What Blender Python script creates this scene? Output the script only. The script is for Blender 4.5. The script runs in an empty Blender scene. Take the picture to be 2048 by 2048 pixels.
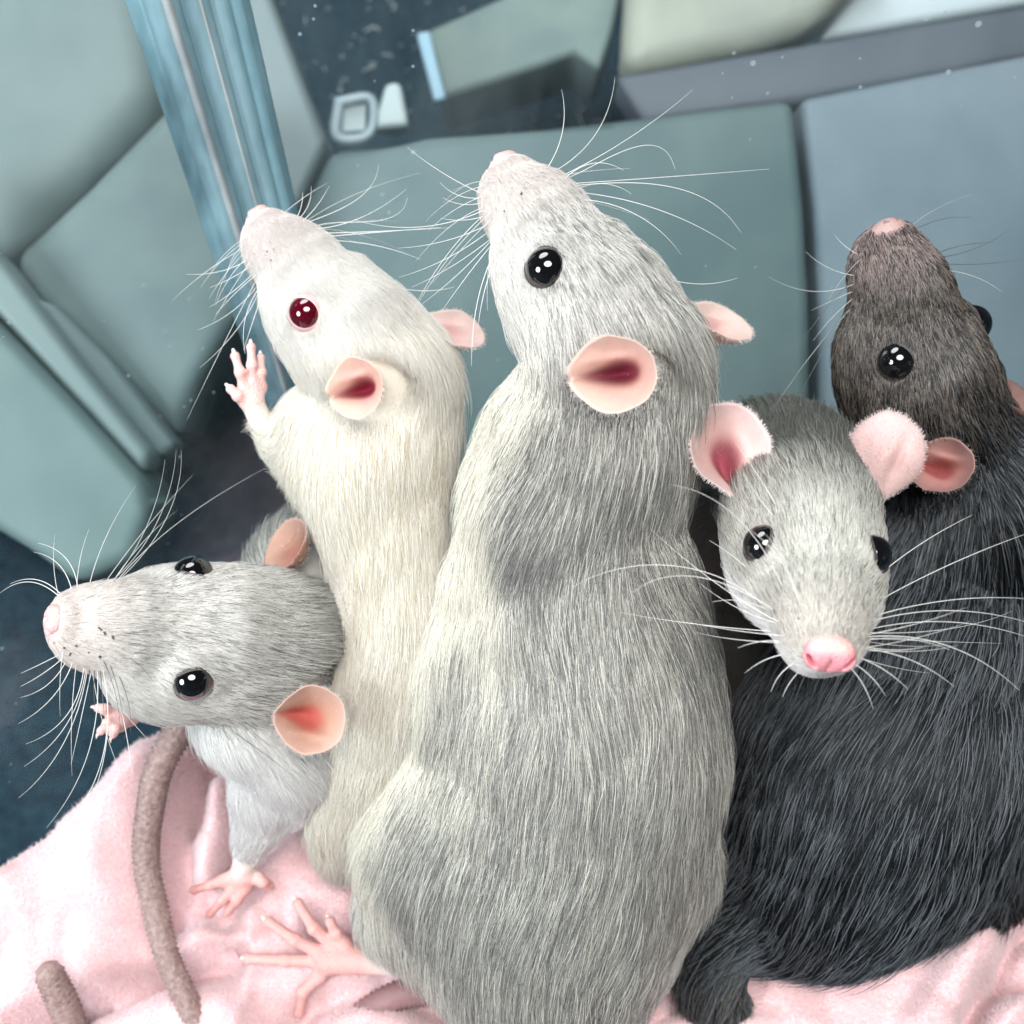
import bpy, math, random
import numpy as np
from mathutils import Matrix, Vector

FUR = 1.0            # fur density factor
rng = np.random.default_rng(7)
random.seed(7)
CM = 0.01
scene = bpy.context.scene
col = scene.collection

# ------------------------------------------------------------------ camera
H = 28.0                                  # camera height over the tub floor, cm
PITCH = math.radians(50)
FOV = math.radians(44)
FPX = 1024 / math.tan(FOV / 2)
CAM = np.array([0, 0, H])
FW = np.array([0, math.cos(PITCH), -math.sin(PITCH)])
RT = np.array([1.0, 0, 0])
UP = np.cross(RT, FW)
MC = np.stack([RT, UP, -FW], 1)           # camera axes -> world

cd = bpy.data.cameras.new('camera')
cam = bpy.data.objects.new('camera', cd)
col.objects.link(cam)
cam.matrix_world = Matrix([[*MC[0], 0], [*MC[1], 0], [*MC[2], H * CM], [0, 0, 0, 1]])
cd.sensor_fit = 'HORIZONTAL'
cd.angle = FOV
cd.clip_start = 0.01
cd.clip_end = 20
cd.dof.use_dof = True
cd.dof.focus_distance = 0.214
cd.dof.aperture_fstop = 20
scene.camera = cam


def at(px, py, d):
    """photo pixel (2048 wide) and distance along the view axis (cm) -> world cm"""
    return CAM + MC @ np.array([(px - 1024) / FPX * d, (1024 - py) / FPX * d, -d])


def at_plane(px, py, z=0.0):
    r = MC @ np.array([(px - 1024) / FPX, (1024 - py) / FPX, -1.0])
    return CAM + r * ((z - H) / r[2])


def at_y(px, py, y):
    r = MC @ np.array([(px - 1024) / FPX, (1024 - py) / FPX, -1.0])
    return CAM + r * (y / r[1])


# ------------------------------------------------------------------ light
world = bpy.data.worlds.new('World')
scene.world = world
world.use_nodes = True
bg = world.node_tree.nodes['Background']
bg.inputs[0].default_value = (0.60, 0.76, 0.84, 1)
bg.inputs[1].default_value = 0.035


def area(name, loc, target, size, power, color):
    d = bpy.data.lights.new(name, 'AREA')
    d.shape = 'ELLIPSE'
    d.size, d.size_y = size[0] * CM, size[1] * CM
    d.energy = power
    d.color = color
    o = bpy.data.objects.new(name, d)
    col.objects.link(o)
    o.location = Vector(loc) * CM
    o.rotation_euler = (Vector(target) - Vector(loc)).to_track_quat('-Z', 'Y').to_euler()
    return o


area('window_light', (4, -22, 92), (0, 15, 8), (60, 46), 10.6, (1.0, 0.975, 0.93))
area('back_fill_light', (-22, 52, 84), (0, 17, 8), (60, 40), 5.0, (0.95, 0.98, 1.0))  # added fill from behind left, set to make the ridge glow

area('side_fill_light', (-70, -34, 46), (-3, 18, 9), (38, 40), 10.0, (0.97, 0.985, 1.0))  # added fill lamp, no known window; brightens the ridge and left flanks

vs = scene.view_settings
vs.view_transform = 'Standard'
vs.look = 'None'
vs.exposure = 0.0
vs.gamma = 1.0
vs.use_curve_mapping = False
scene.cycles.use_denoising = True
scene.cycles.max_bounces = 8
scene.cycles.glossy_bounces = 3
scene.cycles.transmission_bounces = 5
scene.cycles.use_adaptive_sampling = True
scene.cycles.adaptive_threshold = 0.03
scene.cycles.transparent_max_bounces = 24
scene.cycles.diffuse_bounces = 3
scene.cycles_curves.shape = 'RIBBONS'
scene.cycles.caustics_reflective = False
scene.cycles.caustics_refractive = False


# ------------------------------------------------------------------ materials
def new_mat(name):
    m = bpy.data.materials.new(name)
    m.use_nodes = True
    nt = m.node_tree
    nt.nodes.clear()
    out = nt.nodes.new('ShaderNodeOutputMaterial')
    return m, nt, out


def node(nt, kind, **kw):
    n = nt.nodes.new(kind)
    for k, v in kw.items():
        if k.startswith('i_'):
            n.inputs[k[2:].replace('_', ' ')].default_value = v
        else:
            setattr(n, k, v)
    return n


def lk(nt, a, b):
    nt.links.new(a, b)


def principled(name, color, rough=0.5, bump=0.0, scale=200, sss=0.0, sss_col=(1, .3, .2), attr=None, noise_mix=0.0, coat=0.0, spec=0.5, color2=None, detail=4):
    m, nt, out = new_mat(name)
    b = node(nt, 'ShaderNodeBsdfPrincipled')
    b.inputs['Base Color'].default_value = (*color, 1)
    b.inputs['Roughness'].default_value = rough
    b.inputs['Specular IOR Level'].default_value = spec
    b.inputs['Coat Weight'].default_value = coat
    if sss:
        b.inputs['Subsurface Weight'].default_value = sss
        b.inputs['Subsurface Radius'].default_value = sss_col
        b.inputs['Subsurface Scale'].default_value = 0.0025
    tc = node(nt, 'ShaderNodeTexCoord')
    nz = node(nt, 'ShaderNodeTexNoise')
    nz.inputs['Scale'].default_value = scale
    nz.inputs['Detail'].default_value = detail
    lk(nt, tc.outputs['Object'], nz.inputs['Vector'])
    src = None
    if attr:
        a = node(nt, 'ShaderNodeAttribute', attribute_name=attr)
        src = a.outputs['Color']
    if color2 is not None or (attr and noise_mix):
        mx = node(nt, 'ShaderNodeMix', data_type='RGBA')
        rp = node(nt, 'ShaderNodeMapRange')
        rp.inputs[1].default_value = 0.35
        rp.inputs[2].default_value = 0.65
        lk(nt, nz.outputs['Fac'], rp.inputs[0])
        if color2 is not None:
            lk(nt, rp.outputs[0], mx.inputs['Factor'])
            mx.inputs['A'].default_value = (*color, 1)
            if src: lk(nt, src, mx.inputs['A'])
            mx.inputs['B'].default_value = (*color2, 1)
        src = mx.outputs['Result'] if color2 is not None else src
    if src:
        lk(nt, src, b.inputs['Base Color'])
    if bump:
        bp = node(nt, 'ShaderNodeBump')
        bp.inputs['Strength'].default_value = bump
        bp.inputs['Distance'].default_value = 0.0006
        lk(nt, nz.outputs['Fac'], bp.inputs['Height'])
        lk(nt, bp.outputs[0], b.inputs['Normal'])
    lk(nt, b.outputs[0], out.inputs[0])
    return m


def fur_mat(name, rough=0.25, radial=0.6, gloss=0.12, transl=0.33, gloss_col=(1, 1, 1)):
    m, nt, out = new_mat(name)
    a = node(nt, 'ShaderNodeAttribute', attribute_name='fur_color')
    df = node(nt, 'ShaderNodeBsdfDiffuse')
    lk(nt, a.outputs['Color'], df.inputs[0])
    tl = node(nt, 'ShaderNodeBsdfTranslucent')
    lk(nt, a.outputs['Color'], tl.inputs[0])
    m1 = node(nt, 'ShaderNodeMixShader')
    m1.inputs[0].default_value = transl
    lk(nt, df.outputs[0], m1.inputs[1])
    lk(nt, tl.outputs[0], m1.inputs[2])
    hr = node(nt, 'ShaderNodeBsdfHair')
    hr.component = 'Reflection'
    hr.inputs['Color'].default_value = (*gloss_col, 1)
    hr.inputs['RoughnessU'].default_value = rough
    hr.inputs['RoughnessV'].default_value = radial
    h = node(nt, 'ShaderNodeMixShader')
    h.inputs[0].default_value = gloss
    lk(nt, m1.outputs[0], h.inputs[1])
    lk(nt, hr.outputs[0], h.inputs[2])
    lk(nt, h.outputs[0], out.inputs[0])
    return m


def ear_mat(name):
    m, nt, out = new_mat(name)
    a = node(nt, 'ShaderNodeAttribute', attribute_name='skin_color')
    b = node(nt, 'ShaderNodeBsdfPrincipled')
    b.inputs['Roughness'].default_value = 0.65
    b.inputs['Specular IOR Level'].default_value = 0.2
    tc = node(nt, 'ShaderNodeTexCoord')
    nz = node(nt, 'ShaderNodeTexNoise')
    nz.inputs['Scale'].default_value = 420
    nz.inputs['Detail'].default_value = 6
    lk(nt, tc.outputs['Object'], nz.inputs['Vector'])
    hsv = node(nt, 'ShaderNodeHueSaturation')
    mr = node(nt, 'ShaderNodeMapRange')
    mr.inputs[3].default_value = 0.86
    mr.inputs[4].default_value = 1.1
    lk(nt, nz.outputs['Fac'], mr.inputs[0])
    lk(nt, mr.outputs[0], hsv.inputs['Value'])
    lk(nt, a.outputs['Color'], hsv.inputs['Color'])
    lk(nt, hsv.outputs[0], b.inputs['Base Color'])
    bp = node(nt, 'ShaderNodeBump')
    bp.inputs['Strength'].default_value = 0.25
    bp.inputs['Distance'].default_value = 0.0003
    lk(nt, nz.outputs['Fac'], bp.inputs['Height'])
    lk(nt, bp.outputs[0], b.inputs['Normal'])
    t = node(nt, 'ShaderNodeBsdfTranslucent')
    lk(nt, hsv.outputs[0], t.inputs[0])
    mx = node(nt, 'ShaderNodeMixShader')
    mx.inputs[0].default_value = 0.35
    lk(nt, b.outputs[0], mx.inputs[1])
    lk(nt, t.outputs[0], mx.inputs[2])
    lk(nt, mx.outputs[0], out.inputs[0])
    return m


def clear_mat(name, tint, haze, haze_col, specks=True, rough=0.04, refl=1.0, streak=None):
    """thin clear plastic: see-through sheet with fresnel gloss, a little haze and lint"""
    m, nt, out = new_mat(name)
    tr = node(nt, 'ShaderNodeBsdfTransparent')
    tr.inputs[0].default_value = (*tint, 1)
    df = node(nt, 'ShaderNodeBsdfDiffuse')
    df.inputs[0].default_value = (*haze_col, 1)
    tl = node(nt, 'ShaderNodeBsdfTranslucent')
    tl.inputs[0].default_value = (*haze_col, 1)
    dt = node(nt, 'ShaderNodeMixShader')
    dt.inputs[0].default_value = 0.5
    lk(nt, df.outputs[0], dt.inputs[1])
    lk(nt, tl.outputs[0], dt.inputs[2])
    gl = node(nt, 'ShaderNodeBsdfGlossy')
    gl.inputs['Roughness'].default_value = rough
    tc = node(nt, 'ShaderNodeTexCoord')
    nz = node(nt, 'ShaderNodeTexNoise')
    nz.inputs['Scale'].default_value = 14
    nz.inputs['Detail'].default_value = 5
    nz.inputs['Roughness'].default_value = 0.65
    mp = node(nt, 'ShaderNodeMapping')
    mp.inputs['Scale'].default_value = (1.6, 1.6, .55)
    mp.inputs['Rotation'].default_value = (.25, .35, 0)
    lk(nt, tc.outputs['Object'], mp.inputs['Vector'])
    lk(nt, mp.outputs[0], nz.inputs['Vector'])
    mr = node(nt, 'ShaderNodeMapRange')
    mr.inputs[1].default_value = 0.42
    mr.inputs[2].default_value = 0.72
    mr.inputs[3].default_value = haze * 0.3
    mr.inputs[4].default_value = haze * 1.9
    lk(nt, nz.outputs['Fac'], mr.inputs[0])
    hz = mr.outputs[0]
    if specks:
        v = node(nt, 'ShaderNodeTexVoronoi')
        v.inputs['Scale'].default_value = 170
        lk(nt, tc.outputs['Object'], v.inputs['Vector'])
        wn = node(nt, 'ShaderNodeTexNoise')
        wn.inputs['Scale'].default_value = 22
        lk(nt, tc.outputs['Object'], wn.inputs['Vector'])
        th = node(nt, 'ShaderNodeMapRange')
        th.inputs[1].default_value = 0.46
        th.inputs[2].default_value = 0.70
        th.inputs[3].default_value = 0.0
        th.inputs[4].default_value = 0.13
        lk(nt, wn.outputs['Fac'], th.inputs[0])
        lt = node(nt, 'ShaderNodeMath', operation='LESS_THAN')
        lk(nt, v.outputs['Distance'], lt.inputs[0])
        lk(nt, th.outputs[0], lt.inputs[1])
        ad = node(nt, 'ShaderNodeMath', operation='MULTIPLY_ADD')
        lk(nt, lt.outputs[0], ad.inputs[0])
        ad.inputs[1].default_value = 0.5
        lk(nt, hz, ad.inputs[2])
        ad.use_clamp = True
        hz = ad.outputs[0]
    m1 = node(nt, 'ShaderNodeMixShader')
    lk(nt, hz, m1.inputs[0])
    lk(nt, tr.outputs[0], m1.inputs[1])
    lk(nt, dt.outputs[0], m1.inputs[2])
    fr = node(nt, 'ShaderNodeFresnel')
    fr.inputs[0].default_value = 1.45
    fm = node(nt, 'ShaderNodeMath', operation='MULTIPLY')
    fm.inputs[1].default_value = refl
    lk(nt, fr.outputs[0], fm.inputs[0])
    m2 = node(nt, 'ShaderNodeMixShader')
    lk(nt, fm.outputs[0], m2.inputs[0])
    lk(nt, m1.outputs[0], m2.inputs[1])
    lk(nt, gl.outputs[0], m2.inputs[2])
    lk(nt, m2.outputs[0], out.inputs[0])
    return m


M = {}
M['fur'] = fur_mat('fur')
M['fur_black'] = fur_mat('fur_black', 0.09, 0.32, 0.022, 0.2, (.80, .90, 1.0))
M['whisker'] = fur_mat('whisker', 0.3, 0.4)
M['skin'] = principled('skin', (.5, .4, .38), 0.6, 0.3, 900, attr='skin_color')
M['pink'] = principled('pink_skin', (.80, .42, .42), 0.5, 0.5, 2200, sss=0.25, attr='skin_color', spec=.5)
M['ear'] = ear_mat('ear_skin')
M['eye_black'] = principled('eye_black', (.004, .004, .005), 0.03, coat=1.0, spec=.6)
M['eye_red'] = principled('eye_red', (.075, .001, .008), 0.04, coat=1.0, spec=.6)
M['claw'] = principled('claw', (.85, .74, .68), 0.3)
M['tail'] = None


# ------------------------------------------------------------------ object helpers
def tag(o, label=None, cat=None, group=None, kind=None):
    if label: o['label'] = label
    if cat: o['category'] = cat
    if group: o['group'] = group
    if kind: o['kind'] = kind
    return o


def empty(name, loc):
    o = bpy.data.objects.new(name, None)
    o.empty_display_size = 0.01
    col.objects.link(o)
    o.location = Vector(loc) * CM
    return o


def mesh_obj(name, verts, faces, mat, parent=None, smooth=True, colors=None, base=None):
    """verts in world cm; parented objects hold coordinates relative to the root empty"""
    verts = np.asarray(verts, float)
    root = parent
    off = np.zeros(3)
    while root is not None:
        off = off + np.array(root.location)
        root = root.parent
    org = np.zeros(3)
    if parent is None and base is not None:
        org = np.array(base, float)
    v = (verts - org) * CM - off
    me = bpy.data.meshes.new(name)
    if isinstance(faces, np.ndarray) and faces.ndim == 2:
        n = faces.shape[1]
        me.vertices.add(len(v))
        me.vertices.foreach_set('co', v.astype(np.float32).ravel())
        me.loops.add(faces.size)
        me.loops.foreach_set('vertex_index', faces.astype(np.int32).ravel())
        me.polygons.add(len(faces))
        me.polygons.foreach_set('loop_start', np.arange(0, faces.size, n, dtype=np.int32))
        me.update(calc_edges=True)
        me.validate()
    else:
        me.from_pydata([tuple(x) for x in v], [], [tuple(f) for f in faces])
    if smooth:
        me.polygons.foreach_set('use_smooth', np.ones(len(me.polygons), bool))
    if colors is not None:
        ca = me.attributes.new('skin_color', 'FLOAT_COLOR', 'POINT')
        c4 = np.ones((len(v), 4), np.float32)
        c4[:, :3] = colors
        ca.data.foreach_set('color', c4.ravel())
    me.materials.append(mat)
    o = bpy.data.objects.new(name, me)
    col.objects.link(o)
    if parent is not None:
        o.parent = parent
    elif base is not None:
        o.location = Vector(base) * CM
    return o


def curves_obj(name, P, R, C, mat, parent=None, kind=None):
    """P (n,k,3) world cm, R (n,k) cm, C (n,3)"""
    n, k, _ = P.shape
    off = np.zeros(3)
    r = parent
    while r is not None:
        off = off + np.array(r.location)
        r = r.parent
    hc = bpy.data.hair_curves.new(name)
    hc.add_curves([k] * n)
    hc.attributes['position'].data.foreach_set('vector', (P * CM - off).astype(np.float32).ravel())
    ra = hc.attributes.get('radius') or hc.attributes.new('radius', 'FLOAT', 'POINT')
    ra.data.foreach_set('value', (R * CM).astype(np.float32).ravel())
    ca = hc.attributes.new('fur_color', 'FLOAT_COLOR', 'CURVE')
    c4 = np.ones((n, 4), np.float32)
    c4[:, :3] = np.clip(C, 0.001, 0.98)
    ca.data.foreach_set('color', c4.ravel())
    hc.materials.append(mat)
    o = bpy.data.objects.new(name, hc)
    col.objects.link(o)
    if parent is not None:
        o.parent = parent
    if kind: o['kind'] = kind
    return o


def norm(v):
    v = np.asarray(v, float)
    return v / (np.linalg.norm(v, axis=-1, keepdims=True) + 1e-12)


def vnoise(p, scale, seed=0):
    """smooth value noise on (n,3) points, range -1..1"""
    q = np.asarray(p) * scale + seed * 17.31
    i = np.floor(q).astype(np.int64)
    f = q - i
    f = f * f * (3 - 2 * f)
    def h(a):
        x = (a[:, 0] * 374761393 + a[:, 1] * 668265263 + a[:, 2] * 2147483647 + seed * 1013904223) & 0xffffffff
        x = ((x ^ (x >> 13)) * 1274126177) & 0xffffffff
        x = x ^ (x >> 16)
        return (x & 0xffff) / 32767.5 - 1
    r = 0
    for dx in (0, 1):
        for dy in (0, 1):
            for dz in (0, 1):
                w = (f[:, 0] if dx else 1 - f[:, 0]) * (f[:, 1] if dy else 1 - f[:, 1]) * (f[:, 2] if dz else 1 - f[:, 2])
                r = r + w * h(i + np.array([dx, dy, dz]))
    return r


# ------------------------------------------------------------------ implicit bodies
class Body:
    """union of tapered capsules and ellipsoids blended smoothly, meshed with surface nets"""
    def __init__(self):
        self.prims = []
        self.cuts = []
        self.groups = []

    def cone(self, a, b, ra, rb, k=0.5, flow=None, tagname='body'):
        a, b = np.array(a, float), np.array(b, float)
        fl = norm(b - a) if flow is None else norm(flow)
        self.prims.append(('c', a, b, ra, rb, k, fl, tagname))

    def chain(self, pts, rad, k=0.5, tagname='body', sub=4):
        """smooth tapered tube through the points, its links joined without swelling"""
        pts = np.array(pts, float); rad = np.array(rad, float)
        ext = np.concatenate([[2 * pts[0] - pts[1]], pts, [2 * pts[-1] - pts[-2]]])
        er = np.concatenate([[2 * rad[0] - rad[1]], rad, [2 * rad[-1] - rad[-2]]])
        cr = lambda p0, p1, p2, p3, t: .5 * (2 * p1 + (p2 - p0) * t + (2 * p0 - 5 * p1 + 4 * p2 - p3) * t * t + (3 * p1 - p0 - 3 * p2 + p3) * t ** 3)
        P, R = [], []
        for i in range(len(pts) - 1):
            for q in range(sub):
                P.append(cr(*ext[i:i + 4], q / sub)); R.append(cr(*er[i:i + 4], q / sub))
        P.append(pts[-1]); R.append(rad[-1])
        links = []
        for i in range(len(P) - 1):
            self.cone(P[i], P[i + 1], R[i], R[i + 1], k, tagname=tagname)
            links.append(self.prims.pop())
        self.groups.append((links, k))

    def ell(self, c, R, rad, k=0.4, flow=(0, 0, 1), tagname='body'):
        self.prims.append(('e', np.array(c, float), np.array(R, float), np.array(rad, float), None, k, norm(flow), tagname))

    def cut(self, c, R, rad, k=0.15):
        self.cuts.append(('e', np.array(c, float), np.array(R, float), np.array(rad, float), None, k, None, ''))

    @staticmethod
    def dist(pr, P):
        if pr[0] == 'c':
            _, a, b, ra, rb = pr[:5]
            ab = b - a
            t = np.clip(((P - a) @ ab) / (ab @ ab + 1e-9), 0, 1)
            d = np.linalg.norm(P - a - t[..., None] * ab, axis=-1)
            return d - (ra + (rb - ra) * t)
        _, c, R, rad = pr[:4]
        q = (P - c) @ R
        k0 = np.linalg.norm(q / rad, axis=-1)
        k1 = np.linalg.norm(q / (rad * rad), axis=-1) + 1e-9
        return k0 * (k0 - 1) / k1

    @staticmethod
    def bbox(pr):
        if pr[0] == 'c':
            _, a, b, ra, rb = pr[:5]
            r = max(ra, rb)
            return np.minimum(a, b) - r, np.maximum(a, b) + r
        _, c, R, rad = pr[:4]
        e = np.sqrt(((R * rad) ** 2).sum(1))
        return c - e, c + e

    def all(self):
        return self.prims + [p for g in self.groups for p in g[0]]

    def ray_depth(self, px, py):
        d = 15.0
        allp = self.all()
        for _ in range(80):
            p = at(px, py, d)[None]
            m = min(float(self.dist(pr, p)[0]) for pr in allp)
            d += max(m, .004) * .8
            if m < .01 or d > 35: break
        return d

    def mesh(self, h, margin=0.7, smooth=0):
        allp = self.all()
        lo = np.min([self.bbox(p)[0] for p in allp], 0) - 0.4
        hi = np.max([self.bbox(p)[1] for p in allp], 0) + 0.4
        n = np.ceil((hi - lo) / h).astype(int) + 1
        F = np.full(n, 9.0, np.float32)
        ax = [lo[i] + h * np.arange(n[i]) for i in range(3)]
        def sub(pr, mg):
            mg = max(mg, pr[5] + .25)
            a, b = self.bbox(pr)
            i0 = np.clip(np.floor((a - mg - lo) / h).astype(int), 0, n)
            i1 = np.clip(np.ceil((b + mg - lo) / h).astype(int) + 1, 0, n)
            sl = tuple(slice(i0[j], i1[j]) for j in range(3))
            G = np.stack(np.meshgrid(*[ax[j][sl[j]] for j in range(3)], indexing='ij'), -1)
            return sl, self.dist(pr, G)
        def join(prs):
            for pr in prs:
                sl, d = sub(pr, margin)
                A = F[sl]
                k = pr[5]
                hh = np.clip(k - np.abs(A - d), 0, None) / k
                F[sl] = np.minimum(A, d) - hh * hh * k * 0.25
        if not smooth:
            join(self.prims)
        for links, k in self.groups:
            G = np.full(n, 9.0, np.float32)
            for pr in links:
                sl, d = sub(pr, 1.1)
                G[sl] = np.minimum(G[sl], d)
            hh = np.clip(k - np.abs(F - G), 0, None) / k
            F = np.minimum(F, G) - hh * hh * k * 0.25
        if smooth:
            join([p for p in self.prims if p[7] != 'head'])
            F = np.clip(F, None, 2.0)
            for _ in range(smooth):
                for a_ in range(3):
                    Fp = np.pad(F, [(3, 3) if q == a_ else (0, 0) for q in range(3)], mode='edge')
                    cs = np.cumsum(Fp, axis=a_, dtype=np.float64)
                    cs = np.concatenate([np.zeros_like(np.take(cs, [0], a_)), cs], a_)
                    m_ = F.shape[a_]
                    F = ((np.take(cs, range(7, 7 + m_), a_) - np.take(cs, range(0, m_), a_)) / 7).astype(np.float32)
            join([p for p in self.prims if p[7] == 'head'])
        for pr in self.cuts:
            sl, d = sub(pr, 0.4)
            A = F[sl]
            d = -d
            k = pr[5]
            hh = np.clip(k - np.abs(A - d), 0, None) / k
            F[sl] = np.maximum(A, d) + hh * hh * k * 0.25
        V, Q = surface_nets(F, lo, h)
        # normals from the field
        g = [np.asarray(x) for x in np.gradient(F, h)]
        ij = (V - lo) / h
        i0 = np.clip(np.floor(ij).astype(int), 0, n - 2)
        f = ij - i0
        N = np.zeros_like(V)
        for dx in (0, 1):
            for dy in (0, 1):
                for dz in (0, 1):
                    w = (f[:, 0] if dx else 1 - f[:, 0]) * (f[:, 1] if dy else 1 - f[:, 1]) * (f[:, 2] if dz else 1 - f[:, 2])
                    for c in range(3):
                        N[:, c] += w * g[c][i0[:, 0] + dx, i0[:, 1] + dy, i0[:, 2] + dz]
        return V, Q, norm(N)

    def flow_at(self, P):
        W = np.zeros(len(P)) + 1e-9
        Fl = np.zeros((len(P), 3))
        tags = {}
        for pr in self.all():
            d = self.dist(pr, P)
            w = np.exp(-np.clip(d, -1.5, 6) / 0.28)
            W += w
            Fl += w[:, None] * pr[6]
            tags[pr[7]] = tags.get(pr[7], 0) + w
        return Fl / W[:, None], {k: v / W for k, v in tags.items()}


def surface_nets(F, lo, h):
    S = F < 0
    nx, ny, nz = F.shape
    c = np.zeros((nx - 1, ny - 1, nz - 1), np.int8)
    offs = [(i, j, k) for i in (0, 1) for j in (0, 1) for k in (0, 1)]
    for i, j, k in offs:
        c += S[i:nx - 1 + i, j:ny - 1 + j, k:nz - 1 + k]
    act = (c > 0) & (c < 8)
    idx = np.argwhere(act)
    vid = np.full(act.shape, -1, np.int64)
    vid[act] = np.arange(len(idx))
    acc = np.zeros((len(idx), 3))
    cnt = np.zeros(len(idx))
    fv = {o: F[idx[:, 0] + o[0], idx[:, 1] + o[1], idx[:, 2] + o[2]] for o in offs}
    for a in offs:
        for axn in range(3):
            if a[axn] == 0:
                b = list(a); b[axn] = 1; b = tuple(b)
                fa, fb = fv[a], fv[b]
                m = (fa < 0) != (fb < 0)
                t = np.where(m, fa / (fa - fb + 1e-20), 0)
                p = np.array(a, float)[None] + t[:, None] * (np.array(b) - np.array(a))[None]
                acc += p * m[:, None]
                cnt += m
    V = lo + h * (idx + acc / np.maximum(cnt, 1)[:, None])
    quads = []
    for axn in range(3):
        u, v = (axn + 1) % 3, (axn + 2) % 3
        sa = [slice(0, s) for s in F.shape]; sb = [slice(0, s) for s in F.shape]
        sa[axn] = slice(0, F.shape[axn] - 1); sb[axn] = slice(1, F.shape[axn])
        A, B = S[tuple(sa)], S[tuple(sb)]
        e = np.argwhere(A != B)
        e = e[(e[:, u] > 0) & (e[:, v] > 0) & (e[:, u] < F.shape[u] - 1) & (e[:, v] < F.shape[v] - 1)]
        flip = ~A[e[:, 0], e[:, 1], e[:, 2]]
        du = np.zeros(3, int); du[u] = 1
        dv = np.zeros(3, int); dv[v] = 1
        g = lambda q: vid[q[:, 0], q[:, 1], q[:, 2]]
        q = np.stack([g(e - du - dv), g(e - dv), g(e), g(e - du)], 1)
        q[flip] = q[flip][:, ::-1]
        quads.append(q)
    Q = np.concatenate(quads)
    return V, Q[(Q >= 0).all(1)]


# ------------------------------------------------------------------ rat head (own frame: x right, y to nose, z to crown)
EYE = np.array([0.89, -0.02, 0.25]); EYE_R = 0.35


class Head:
    def __init__(self, t, fwd, up, s):
        fwd = norm(fwd); up = np.array(up, float)
        up = norm(up - fwd * (up @ fwd))
        R = np.stack([np.cross(fwd, up), fwd, up], 1)
        self.R = MC @ R
        self.t = CAM + MC @ np.array(t, float)
        self.s = s

    def w(self, p):
        return self.t + (np.asarray(p, float) * self.s) @ self.R.T

    def v(self, p):
        return np.asarray(p, float) @ self.R.T

    def loc(self, P):
        return ((P - self.t) @ self.R) / self.s

    def add(self, B, jaw=1.0):
        s, R = self.s, self.R
        back = -R[:, 1]
        def ell(c, r, k=.35, fl=back): B.ell(self.w(c), R, np.array(r) * s, k * s, fl, 'head')
        def cone(a, b, ra, rb, k=.4, fl=back): B.cone(self.w(a), self.w(b), ra * s, rb * s, k * s, fl, 'head')
        ell((0, -1.25, .02), (1.14, 1.38, .95))
        cone((0, -.5, -.04), (0, 1.1, -.26), .98, .66)
        cone((0, 1.0, -.26), (0, 1.84, -.36), .66, .34)
        for sx in (-1, 1):
            ell((sx * .25, 1.52, -.48), (.37, .48, .36), .3)
            ell((sx * .66, -.72, -.42), (.58, 1.05, .64), .4)
            ell((sx * .66, -.08, .14), (.44, .48, .42), .3)
            ell((sx * .60, .05, -.56), (.53, .92, .45), .4)
        ell((0, 1.99, -.32), (.25, .25, .24), .2)
        cone((0, -.8, -.74), (0, 1.32, -.80), .74, .38, .4)
        for sx in (-1, 1):
            # almond opening of the eye, tapering towards the nose
            c = EYE * np.array([sx, 1, 1]) + np.array([sx * .24, .02, .10])
            B.cut(self.w(c), R, np.array([.34, .315, .255]) * s, .05)
            c = c + np.array([sx * -.03, .22, -.03])
            B.cut(self.w(c), R, np.array([.26, .20, .13]) * s, .05)


def eyes(head, parent, mat, rim=(.08, .07, .07), lid=54):
    u = np.linspace(0, 2 * np.pi, 33)[:-1]
    for sx in (-1, 1):
        V = [(0, 0, 1)]
        for i in range(1, 20):
            th = np.pi * i / 20
            for a in u: V.append((math.sin(th) * math.cos(a), math.sin(th) * math.sin(a), math.cos(th)))
        V.append((0, 0, -1))
        Fc = [(0, 1 + j, 1 + (j + 1) % 32) for j in range(32)]
        for i in range(18):
            b = 1 + i * 32
            for j in range(32):
                Fc.append((b + j, b + 32 + j, b + 32 + (j + 1) % 32, b + (j + 1) % 32))
        b = 1 + 18 * 32
        Fc += [(b + (j + 1) % 32, b + j, len(V) - 1) for j in range(32)]
        c = EYE * np.array([sx, 1, 1])
        if sx == getattr(head, 'deep_eye', 0): c = c - np.array([sx * .2, 0, .14])
        V = np.array(V) * EYE_R + c
        eo = mesh_obj('eye', head.w(V), Fc, mat, parent)
        # lids: a skin shell over the ball with an almond opening drawn out towards the nose
        ax = norm(np.array([sx * .76, .10, .62]))
        fr = np.array([sx * .12, .93, -.30]); fr = norm(fr - ax * (fr @ ax))
        sd = np.cross(ax, fr)
        LV, NA_, NT = [], 48, 9
        for i in range(NT):
            for j in range(NA_):
                ph = 2 * np.pi * j / NA_
                dph = (ph + np.pi) % (2 * np.pi) - np.pi
                op = math.radians(lid) + math.radians(24) * math.exp(-(dph / .42) ** 2) - math.radians(7) * abs(math.sin(ph)) ** 2
                rr_ = EYE_R * (1.0 + .055 * math.sin(min(1, i / 2.5) * math.pi / 2))
                th = op + (math.radians(112) - op) * (i / (NT - 1)) ** 1.3 + (0.0 if i else -.02)
                LV.append(c + rr_ * (math.cos(th) * ax + math.sin(th) * (math.cos(ph) * fr + math.sin(ph) * sd)))
        LF = [(i * NA_ + j, i * NA_ + (j + 1) % NA_, (i + 1) * NA_ + (j + 1) % NA_, (i + 1) * NA_ + j) for i in range(NT - 1) for j in range(NA_)]
        lc = np.tile(np.array(rim), (len(LV), 1))
        mesh_obj('eyelid', head.w(np.array(LV)), LF, M['skin'], eo, colors=lc)


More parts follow.
